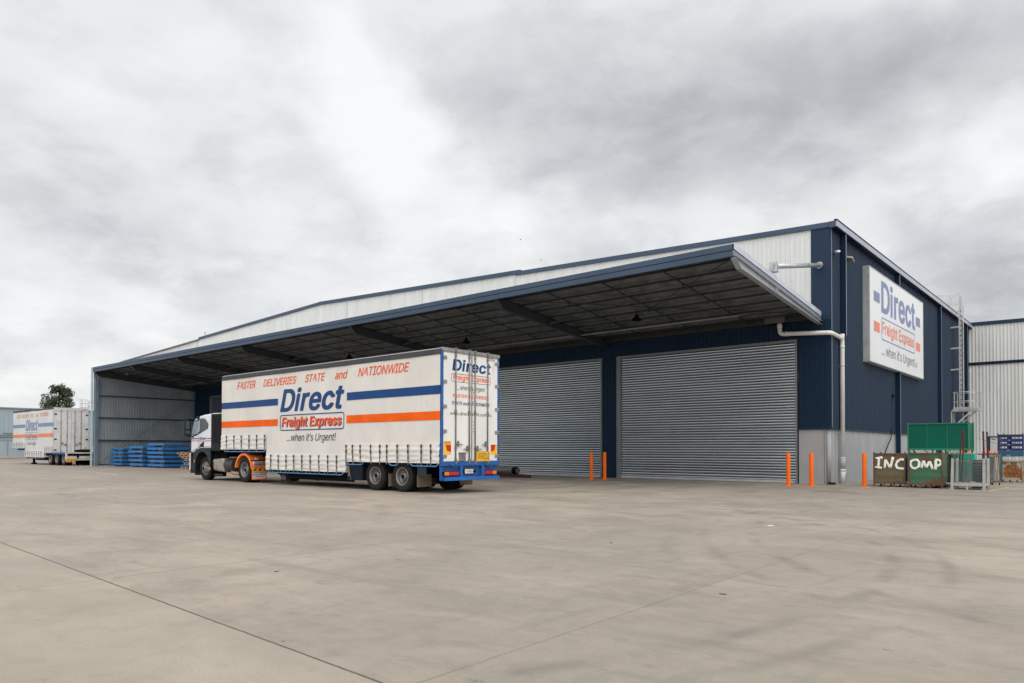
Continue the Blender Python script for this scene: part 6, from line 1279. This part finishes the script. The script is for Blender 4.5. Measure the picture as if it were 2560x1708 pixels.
# big green bin
GRN = mat('green_enamel', (.001, .10, .062), .5, 0, .06, .8, dirt=(.005, .06, .04), dirt_amt=.05, spec=.15); GRN2 = mat('green_enamel_edge', (.008, .16, .085), .4, 0, .06, 2)
GB = thing('steel_bin', 'big dark green steel hopper raised behind the stillages', 'bin', (2.1, 2.5, 0))
b = MB(); b.box((2.15, 2.53, 1.36), (4.17, 3.45, 2.36)); b.build('bin_body', GRN, GB)
b = MB()
for x in (2.12, 4.15): b.box((x, 2.49, 1.30), (x+.045, 2.54, 2.40))
b.box((2.14, 2.495, 2.33), (4.17, 2.54, 2.37)); b.box((2.14, 2.50, 1.33), (4.17, 2.53, 1.40))
for x in (2.78, 3.46): b.box((x, 2.515, 1.40), (x+.02, 2.53, 2.33))
b.box((4.17, 3.42, 1.30), (4.21, 3.48, 2.40)); b.box((4.172, 2.54, 1.34), (4.19, 3.42, 1.38)); b.build('rim_frame', GRN2, GB)
b = MB()
for x in (2.14, 2.95, 3.25, 4.12):
    for y in (2.55, 3.35): b.box((x, y, 0), (x+.05, y+.05, 1.34))
b.bar((2.7, 2.56, 1.33), (2.95, 2.56, 1.1), .03, .03); b.bar((3.55, 2.56, 1.33), (3.28, 2.56, 1.1), .03, .03); b.box((2.14, 2.55, .2), (4.15, 2.6, .28)); b.build('leg', GRN2, GB)
TL = thing('waste_bin', 'bright teal plastic bin behind the wire cage', 'bin', (3.5, 1.9, 0))
TM = mat('teal_plastic', (.008, .33, .235), .5, 0, .06, 2)
b = MB(); b.hexa([(3.72, 2.0, .16), (4.40, 2.0, .16), (4.40, 2.4, .16), (3.72, 2.4, .16)], [(3.66, 1.95, 1.17), (4.42, 1.95, 1.17), (4.42, 2.45, 1.17), (3.66, 2.45, 1.17)]); 
for x in (3.8, 4.0, 4.2): b.box((x, 1.935, .2), (x+.03, 1.96, 1.15))
b.build('bin_body', TM, TL)
b = MB(); b.box((3.0, 1.93, 1.17), (4.42, 2.5, 1.215)); b.build('bin_lid', mat('teal_lid', (.012, .42, .30), .45), TL); b = MB(); b.box((3.75, 2.02, 0), (4.35, 2.4, .16)); b.build('bin_base', BLACK, TL)
# wire cage
CG = thing('wire_cage', 'grey post pallet with wire mesh sides holding scrap and a rusty bracket', 'cage', (4.1, -.7, 0))
CGM = mat('cage_grey', (.36, .36, .34), .6, .1, .1, 5, dirt=(.2, .15, .1), dirt_amt=.15, dirt_scale=6)
b = MB()
for x, l in ((4.13, -.025), (5.03, .0)):
    for y in (-.70, .18):
        b = MB(); b.hexa([(x+l, y, 0), (x+l+.09, y, 0), (x+l+.09, y+.08, 0), (x+l, y+.08, 0)], [(x+.01, y, 1.05), (x+.08, y, 1.05), (x+.08, y+.07, 1.05), (x+.01, y+.07, 1.05)]); b.box((x+l-.03, y-.02, 0), (x+l+.11, y+.10, .02)); b.build('corner_post', CGM, CG)
b = MB(); b.box((4.18, -.68, .12), (5.08, -.62, .22)); b.box((4.18, .2, .12), (5.08, .25, .22)); b.box((4.17, -.65, .12), (4.22, .22, .20)); b.box((5.04, -.65, .12), (5.09, .22, .20)); b.box((4.2, -.62, .14), (5.05, .2, .155)); b.box((4.55, -.66, 0), (4.62, -.6, .12)); b.build('base_frame', CGM, CG)
b = MB(); b.bar((4.20, -.64, .955), (5.05, -.64, .955), .02, .025); b.bar((4.2, .2, .955), (5.05, .2, .955), .02, .02); b.build('top_bar', STEELB, CG)
for yy in (-.645, .215):
    b = MB()
    for k in range(17): x = 4.22+k*.05; b.tube([(x, yy, .20), (x, yy, .95)], .0028, 4, caps=False)
    for k in range(15): z = .24+k*.05; b.tube([(4.2, yy, z), (5.04, yy, z)], .0028, 4, caps=False)
    b.build('wire_mesh', mat('mesh_wire', (.13, .15, .16), .5, .5), CG)
def junk(nm, lab, cat, f, mats, **k):
    b = MB(); f(b); o = b.build(nm, mats, **k); tag(o, lab, cat); return o
RR_ = rusty('brown_rust', (.20, .13, .09), (.16, .06, .03), .6)
junk('rusty_bracket', 'rusty brown L shaped bracket leaning inside the wire cage', 'bracket', lambda b: (b.bar((4.62, -.45, .25), (4.66, -.42, 1.15), .05, .03), b.bar((4.55, -.47, .24), (4.62, -.46, .50), .11, .05, up=(0, 1, 0)), b.bar((4.44, -.4, .22), (4.48, -.4, 1.05), .03, .03)), RR_)
junk('blue_strip', 'blue plastic strip on the floor of the wire cage', 'strip', lambda b: b.bar((4.30, -.45, .17), (4.62, -.55, .175), .05, .02), LBLUE)
junk('white_offcut', 'white crumpled sheet on the floor of the wire cage', 'sheet', lambda b: (b.hexa([(4.62, -.5, .16), (4.86, -.55, .16), (4.84, -.4, .16), (4.62, -.35, .16)], [(4.64, -.48, .19), (4.86, -.53, .20), (4.82, -.41, .22), (4.64, -.36, .18)]), b.bar((4.3, -.25, .22), (4.75, -.2, .25), .08, .02)), mat('offcut_white', (.5, .49, .47), .6))
junk('ground_sheet', 'pale flat sheet poking out under the green stillage', 'sheet', lambda b: b.hexa([(3.88, -.2, .17), (4.12, -.3, .14), (4.13, -.1, .14), (3.9, 0, .17)], [(3.88, -.2, .19), (4.12, -.3, .16), (4.13, -.1, .16), (3.9, 0, .19)]), mat('offcut_white', (.5, .49, .47), .6))
CRM = mat('charcoal_crate', (.035, .04, .048), .6, 0, .1, 4)
for k in range(9):
    o = thing('plastic_crate', 'flat charcoal plastic crate, %s in the stack right of the wire cage' % ['bottom', 'second', 'third', 'fourth', 'fifth', 'sixth', 'seventh', 'eighth', 'top'][k], 'crate', (4.55, .55, .12+k*.098), 'charcoal crates in a stack')
    z = .12+k*.098; b = MB(); b.box((4.56, .58, z), (4.98, 1.0, z+.06)); b.box((4.54, .56, z+.06), (5.0, 1.02, z+.085))
    b.build('crate_body', CRM, o)
    b = MB()
    for j in range(6): x = 4.58+j*.07; b.box((x, .573, z+.015), (x+.045, .58, z+.05))
    b.build('crate_slots', mat('crate_slot', (.10, .105, .115), .6), o)
b = MB(); b.box((4.54, .56, 0), (5.0, 1.02, .115)); o = b.build('crate_base', CRM); o.name = 'dolly_base'; tag(o, 'black low dolly under the charcoal crate stack', 'dolly')
def pole(p, q, lab, m=MAR, w_=.045):
    b = MB(); b.bar(p, q, w_, w_); o = b.build('steel_pole', m); tag(o, lab, 'pole', 'dark red poles standing among the stillages')
pole((4.16, .3, .15), (4.31, .3, 2.04), 'dark red pole rising behind the wire cage, leftmost of four')
pole((4.27, .32, .15), (4.365, .33, 2.01), 'dark red pole rising behind the wire cage, second from the left')
pole((4.96, .3, .02), (4.93, .3, 1.98), 'tallest dark red pole at the right post of the wire cage', w_=.05)
pole((5.06, .45, .14), (5.02, .45, 1.97), 'dark red pole right of the wire cage, rightmost of four', w_=.05)
# orange caps / cones
OC = mat('cone_orange', (.75, .10, .012), .5)
for x, y, z, r, lab in ((4.02, 2.15, 1.215, .065, 'orange traffic cone base on the teal bin lid, left one'), (4.22, 2.15, 1.215, .08, 'orange traffic cone base on the teal bin lid, right one'), (4.10, 6.95, 1.22, .09, 'orange plastic cap on the teal rack, left one'), (4.27, 6.95, 1.22, .07, 'orange plastic cap on the teal rack, middle one'), (4.47, 6.95, 1.20, .07, 'orange plastic cap on the teal rack, right one')):
    b = MB(); b.lathe((x, y, z), (0, 0, 1), [(0, r*1.15), (.03, r*1.15), (.03, r*.9), (.07, r*.75), (.085, r*.4), (.085, 0)], 14); o = b.build('cone_base', OC); tag(o, lab, 'cone', 'orange caps on the bins')
# rusty rail and frame
junk('rusty_rail', 'long rusty rail lying across the tops of the bins', 'rail', lambda b: b.bar((3.82, 4.35, 1.20), (4.86, 4.35, 1.14), .05, .045), RR_)
TY = thing('tilting_frame', 'rusty trolley frame with blue uprights leaning near the cream stillage', 'trolley', (4.7, 4.0, 0))
b = MB(); b.bar((4.68, 4.0, .18), (4.78, 4.05, 1.12), .07, .05); b.bar((4.86, 4.0, .18), (4.93, 4.1, 1.10), .08, .06); b.bar((4.62, 4.0, 1.12), (4.99, 4.05, 1.10), .05, .07); b.build('upright', rusty('frame_rust', (.25, .20, .14), (.17, .07, .03), .6), TY)
b = MB(); b.bar((4.78, 3.97, .2), (4.86, 4.0, 1.1), .05, .03); b.build('blue_upright', mat('dull_blue_bar', (.12, .19, .27), .5), TY)
b = MB(); b.bar((4.6, 4.0, .12), (4.98, 3.9, .14), .07, .06); b.bar((4.62, 3.9, .05), (4.74, 3.7, .14), .06, .06); b.build('foot', RR_, TY)
for x in (4.72, 4.95): b = MB(); b.tube([(x, 3.82, .05), (x+.035, 3.82, .05)], .05, 14); b.build('castor', BLACK, TY)
DR = thing('grey_drum', 'slim blue grey bin standing behind the dark red poles', 'bin', (4.35, 4.5, 0)); b = MB(); b.box((4.5, 4.6, .05), (4.68, 5.0, 1.1)); b.box((4.45, 4.6, .05), (4.50, 5.0, 1.05), 1); b.build('bin_body', [mat('blue_grey_bin', (.12, .15, .17), .5), RTEAL], DR, bevel=.01)
b = MB(); b.box((4.49, 4.59, 1.1), (4.69, 5.01, 1.13)); b.build('bin_lid', PLASTIC2, DR)
TK = thing('teal_rack', 'low teal rack holding orange caps behind the poles', 'rack', (3.95, 6.9, 0)); b = MB(); b.box((3.98, 6.85, 1.12), (4.66, 7.35, 1.20)); b.build('rack_top', RTEAL, TK)
for x in (3.99, 4.6):
    for y in (6.87, 7.28): b = MB(); b.box((x, y, 0), (x+.05, y+.05, 1.12)); b.build('rack_leg', RTEAL, TK)
# cream rusted stillage and blue stack
s4 = stillage(4.54, 5.36, 7.45, 8.25, .90, RBR, rusty('cream_rust_post', (.34, .31, .24), (.16, .07, .03), .4), 'cream stillage covered in brown rust streaks under the blue crates')
b = MB()
for y in (7.42, 8.2): b.box((4.52, y, 1.04), (5.38, y+.05, 1.075))
for x in (4.53, 5.33): b.box((x, 7.42, .90), (x+.03, 7.45, 1.05))
b.box((4.60, 7.43, .93), (5.30, 7.46, .95)); 
for k in range(8): b.bar((4.62+k*.09, 7.44, .91), (4.68+k*.09, 7.44, 1.03), .012, .012)
o = b.build('wire_lid', GALV); o.name = 'steel_tray'; tag(o, 'galvanised steel tray between the rusty cream stillage and the blue crates', 'tray')
BC = mat('deep_blue_crate', (.004, .016, .10), .45, 0, .1, 3); BC2 = mat('teal_blue_crate', (.010, .075, .13), .45, 0, .1, 3); BC0 = mat('near_black_crate', (.012, .014, .022), .5)
for k, (z0, z1, mm, lab) in enumerate(((1.08, 1.30, BC2, 'teal blue folding crate, bottom of the stack on the rusty cream stillage'), (1.30, 1.53, BC, 'deep blue folding crate, second in the stack on the rusty cream stillage'), (1.53, 1.72, BC, 'deep blue folding crate, third in the stack on the rusty cream stillage'), (1.72, 1.93, BC, 'deep blue folding crate, fourth in the stack on the rusty cream stillage'), (1.93, 2.00, BC0, 'near black crate lid on top of the blue stack'))):
    o = thing('folding_crate', lab, 'crate', (4.47, 7.5, z0), 'blue crates on the cream stillage'); b = MB()
    if k in (1, 2, 3):
        h = z1-z0; b.box((4.47, 7.5, z0), (5.37, 7.56, z0+h*.42)); b.box((4.47, 7.5, z1-.03), (5.37, 7.56, z1-.002)); b.box((4.47, 8.2, z0), (5.37, 8.24, z0+h*.5)); b.box((4.47, 8.2, z1-.03), (5.37, 8.24, z1-.002)); b.box((4.48, 7.56, z0), (5.36, 8.2, z0+.04))
        for x in (4.47, 4.60, 4.71, 4.80, 4.90, 4.97, 5.03, 5.10, 5.165, 5.23, 5.32): b.box((x, 7.5, z0+h*.42), (x+(.05 if x in (4.47, 4.80, 4.90, 5.32) else .02), 7.55, z1-.03))
        b.box((4.84, 7.5, z0+h*.4), (4.96, 7.55, z1-.03))
        for x in (4.47, 5.34): b.box((x, 7.56, z0), (x+.03, 8.2, z1-.002))
    else: b.box((4.47, 7.5, z0), (5.37, 8.24, z1-.003))
    b.build('crate_body', mm, o)
    b = MB(); b.box((4.78+.02*k, 7.493, z0+.03), (4.92, 7.498, z0+.045), 0); b.box((4.50, 7.493, z0+.035), (4.68, 7.498, z0+.045), 1)
    if k < 4: b.build('crate_label', [mat('crate_white', (.55, .55, .6), .5), mat('crate_lettering', (.15, .25, .45), .5)], o)
    if k == 4:
        b = MB()
        for x in (4.47, 4.66, 5.33): b.box((x, 7.5, 2.0), (x+.035, 7.56, 2.05))
        b.build('stacking_lug', BC, o)
b = MB(); b.tube([(4.34, 3.4, 1.80), (4.7, 4.2, 1.62), (4.98, 4.9, 1.56)], .006, 5); o = b.build('wire_rope', BLACK); tag(o, 'thin dark wire running from the green hopper to the poles', 'wire')

# ================================================================== FAR LEFT SHED, TREE, BIRDS
FS = thing('far_shed', 'low blue grey shed behind the distant trailer', 'shed', (-118, -60, 0))
b = MB(); ribbed(b, (-107.5, -62, 0), (0, 1, 0), (1, 0, 0), 120, .35, 6.85, .5, .06, .03); b.build('cladding', GREYB, FS)
b = MB(); b.box((-150, -62, .3), (-107.6, 58, 6.8)); b.build('shed_body', GREYB, FS)
b = MB(); b.box((-150, -62.1, 6.85), (-107.3, 58.1, 7.0)); b.build('roof_capping', mat('shed_cap', (.22, .24, .25), .5), FS)
b = MB(); b.box((-107.62, -62, .02), (-107.42, 58, .36), 0); b.box((-107.44, -62, .0), (-107.0, 58, .10), 1)
b.build('plinth', [mat('kerb_tan', (.36, .33, .28), .8), mat('kerb_dark', (.20, .17, .14), .8)], FS)
b = MB(); b.box((-107.46, -62, 2.5), (-107.43, 58, 2.56)); b.box((-107.46, .62, .36), (-107.42, .72, 2.5))
for y in (-7.2, 10): b.box((-107.46, y, .36), (-107.42, y+.08, 6.8))
b.build('wall_rail', mat('shed_rail', (.20, .235, .26), .5), FS)
b = MB(); random.seed(5)
for z, y0, y1 in ((3.36, -.02+.1, 1.35), (3.06, -.6, 1.95), (2.80, -.6, 1.9)):
    y = y0
    while y < y1: ww = random.uniform(.10, .42); b.box((-107.46, y, z), (-107.425, min(y1, y+ww), z+.12)); y += ww+.06
b.build('faded_lettering', mat('shed_letters', (.10, .12, .13), .6), FS)
RL = thing('roof_ladder_cage', 'pale safety cage standing on the roof of the far shed', 'ladder', (-110, 11, 7))
b = MB()
for x, y in ((-110, 10.4), (-110, 10.75), (-110, 11.1), (-110, 11.45), (-109.4, 10.4), (-109.4, 11.45)): b.tube([(x, y, 6.9), (x, y, 8.65)], .03, 5)
for z in (7.5, 8.1, 8.65): b.tube([(-110, 10.35, z), (-109.7, 10.9, z+.02), (-110, 11.5, z)], .03, 5)
for y in (11.55, 12.0, 12.35): b.tube([(-110, y, 6.9), (-110, y, 8.35)], .025, 5)
b.tube([(-110, 11.5, 8.35), (-110, 12.4, 8.3)], .03, 5); b.tube([(-110, 11.5, 7.7), (-110, 12.4, 7.65)], .025, 5); b.build('cage_bars', GALV_D, RL)
TRE = thing('tree', 'dark green broad crowned tree rising behind the distant trailer', 'tree', (-128, 13.2, 0))
LEAF = bpy.data.materials.new('leaf'); LEAF.use_nodes = True; t = NT(LEAF.node_tree); bs_ = t.n['Principled BSDF']
oi = t.node('ShaderNodeNewGeometry').outputs['Random Per Island']
t.l.new(t.mix(oi, (.020, .035, .013, 1), (.075, .095, .035, 1)), bs_.inputs['Base Color']); bs_.inputs['Roughness'].default_value = .6
b = MB(); b.tube([(-128, 13.2, 0), (-128, 13.3, 3), (-127.8, 13.2, 6.5), (-128, 13.1, 9)], [.35, .28, .2, .08], 8); random.seed(3)
tips = []
for k in range(16):
    a = k*2.4; z0 = 4.5+.3*k; q = (-128+math.cos(a)*random.uniform(1.0, 2.2), 13.2+math.sin(a)*random.uniform(1.0, 2.2), z0+random.uniform(1.2, 2.2)); tips.append(q)
    b.tube([(-128, 13.2, z0-.4), ((-128+q[0])/2, (13.2+q[1])/2, z0+.4), q], [.12, .08, .03], 5)
b.build('trunk', mat('bark', (.10, .08, .06), .9), TRE)
b = MB(); random.seed(11); clus = []
for k in range(110):
    z = random.uniform(5.2, 11.7); prof = max(0, 1-((z-8.0)/4.2)**2)**.5; a = random.uniform(0, 6.28); rr = 2.55*prof*random.uniform(.35, 1.0)
    clus.append((-128+rr*math.cos(a), 13.2+rr*math.sin(a), z, random.uniform(.38, .72)))
for cx, cy, cz, cr in clus:
    for j in range(95):
        v = Vector((random.gauss(0, 1), random.gauss(0, 1), random.gauss(0, .8))).normalized()*cr*random.uniform(.5, 1.08)
        p = Vector((cx, cy, cz))+v; n = Vector((random.gauss(0, 1), random.gauss(0, 1), random.gauss(0, 1)+.5)).normalized(); u_ = n.orthogonal().normalized(); w_ = n.cross(u_); s = random.uniform(.10, .20)
        b.face([p-u_*s, p-w_*s*.5, p+u_*s, p+w_*s*.5])
b.build('crown', LEAF, TRE)
def bird(p, s, lab):
    b = MB(); x, y, z = p; r_ = Vector((.76, .65, 0))
    P = lambda a, h, d=0: Vector(p)+r_*a*s+Vector((0, 0, h*s))+Vector((-.65, .76, 0))*d*s
    b.tube([P(-.20, 0), P(-.05, .03), P(.12, .03), P(.24, .0)], [.01*s, .06*s, .05*s, .015*s], 6); b.hexa([P(-.05, .04, -.02), P(.08, .04, -.02), P(.0, .18, -.45)], [P(-.05, .05, -.02), P(.08, .05, -.02), P(.0, .19, -.45)]); b.hexa([P(-.05, .04, .02), P(.08, .04, .02), P(.12, .24, .40)], [P(-.05, .05, .02), P(.08, .05, .02), P(.12, .25, .40)])
    o = b.build('bird', mat('bird_dark', (.03, .03, .03), .7)); tag(o, lab, 'bird')
bird((-46.6+8.88, -29.11+18.0-.0, 1.3+4.55), .5, 'tiny dark bird low in the sky left of the canopy end')
bird((8.88-25.6, -29.11+30.4, 1.3+11.6), .26, 'tiny dark bird in the bright cloud above the roof, upper right one')
bird((8.88-24.8, -29.11+31.2, 1.3+10.4+.1), .26, 'tiny dark bird just above the warehouse roof line')
b = MB(); b.tube([(-51.5, .6, 10.6), (-51.5, .6, 11.35)], .035, 6); b.tube([(-51.5, .6, 11.3), (-51.5, .6, 11.36)], .07, 8); o = b.build('roof_vent_pipe', GALV_D, WH)

# ================================================================== LITTER ON THE YARD
random.seed(21)
def flat_bit(nm, x, y, l, wd, a, m, lab, cat, th=.006):
    c_, s_ = math.cos(a), math.sin(a); b = MB(); pts = []
    n = 7
    for k in range(n):
        t_ = 2*math.pi*k/n; q = (l/2*math.cos(t_)*random.uniform(.7, 1), wd/2*math.sin(t_)*random.uniform(.6, 1)); pts.append((x+q[0]*c_-q[1]*s_, y+q[0]*s_+q[1]*c_))
    b.hexa([(p[0], p[1], .002) for p in pts], [(p[0], p[1], th) for p in pts]); o = b.build(nm, m); tag(o, lab, cat)
b = MB(); b.bar((4.08, -16.80, .010), (4.15, -16.72, .010), .025, .012); o = b.build('paper_scrap', mat('paper', (.7, .7, .68), .7)); tag(o, 'small white paper scrap on the open concrete right of centre', 'litter')
DL = mat('dead_leaf', (.05, .04, .03), .9)
flat_bit('dead_leaf', 6.05, -22.9, .09, .03, .2, DL, 'dark dead leaf on the concrete at the right foreground', 'leaf')
flat_bit('dead_leaf', 1.95, -24.9, .05, .035, 1.2, DL, 'small dark leaf on the concrete left of the long thin joint', 'leaf')
flat_bit('dead_leaf', 3.3, -20.5, .10, .03, -.4, DL, 'dark leaf near the middle of the yard', 'leaf')
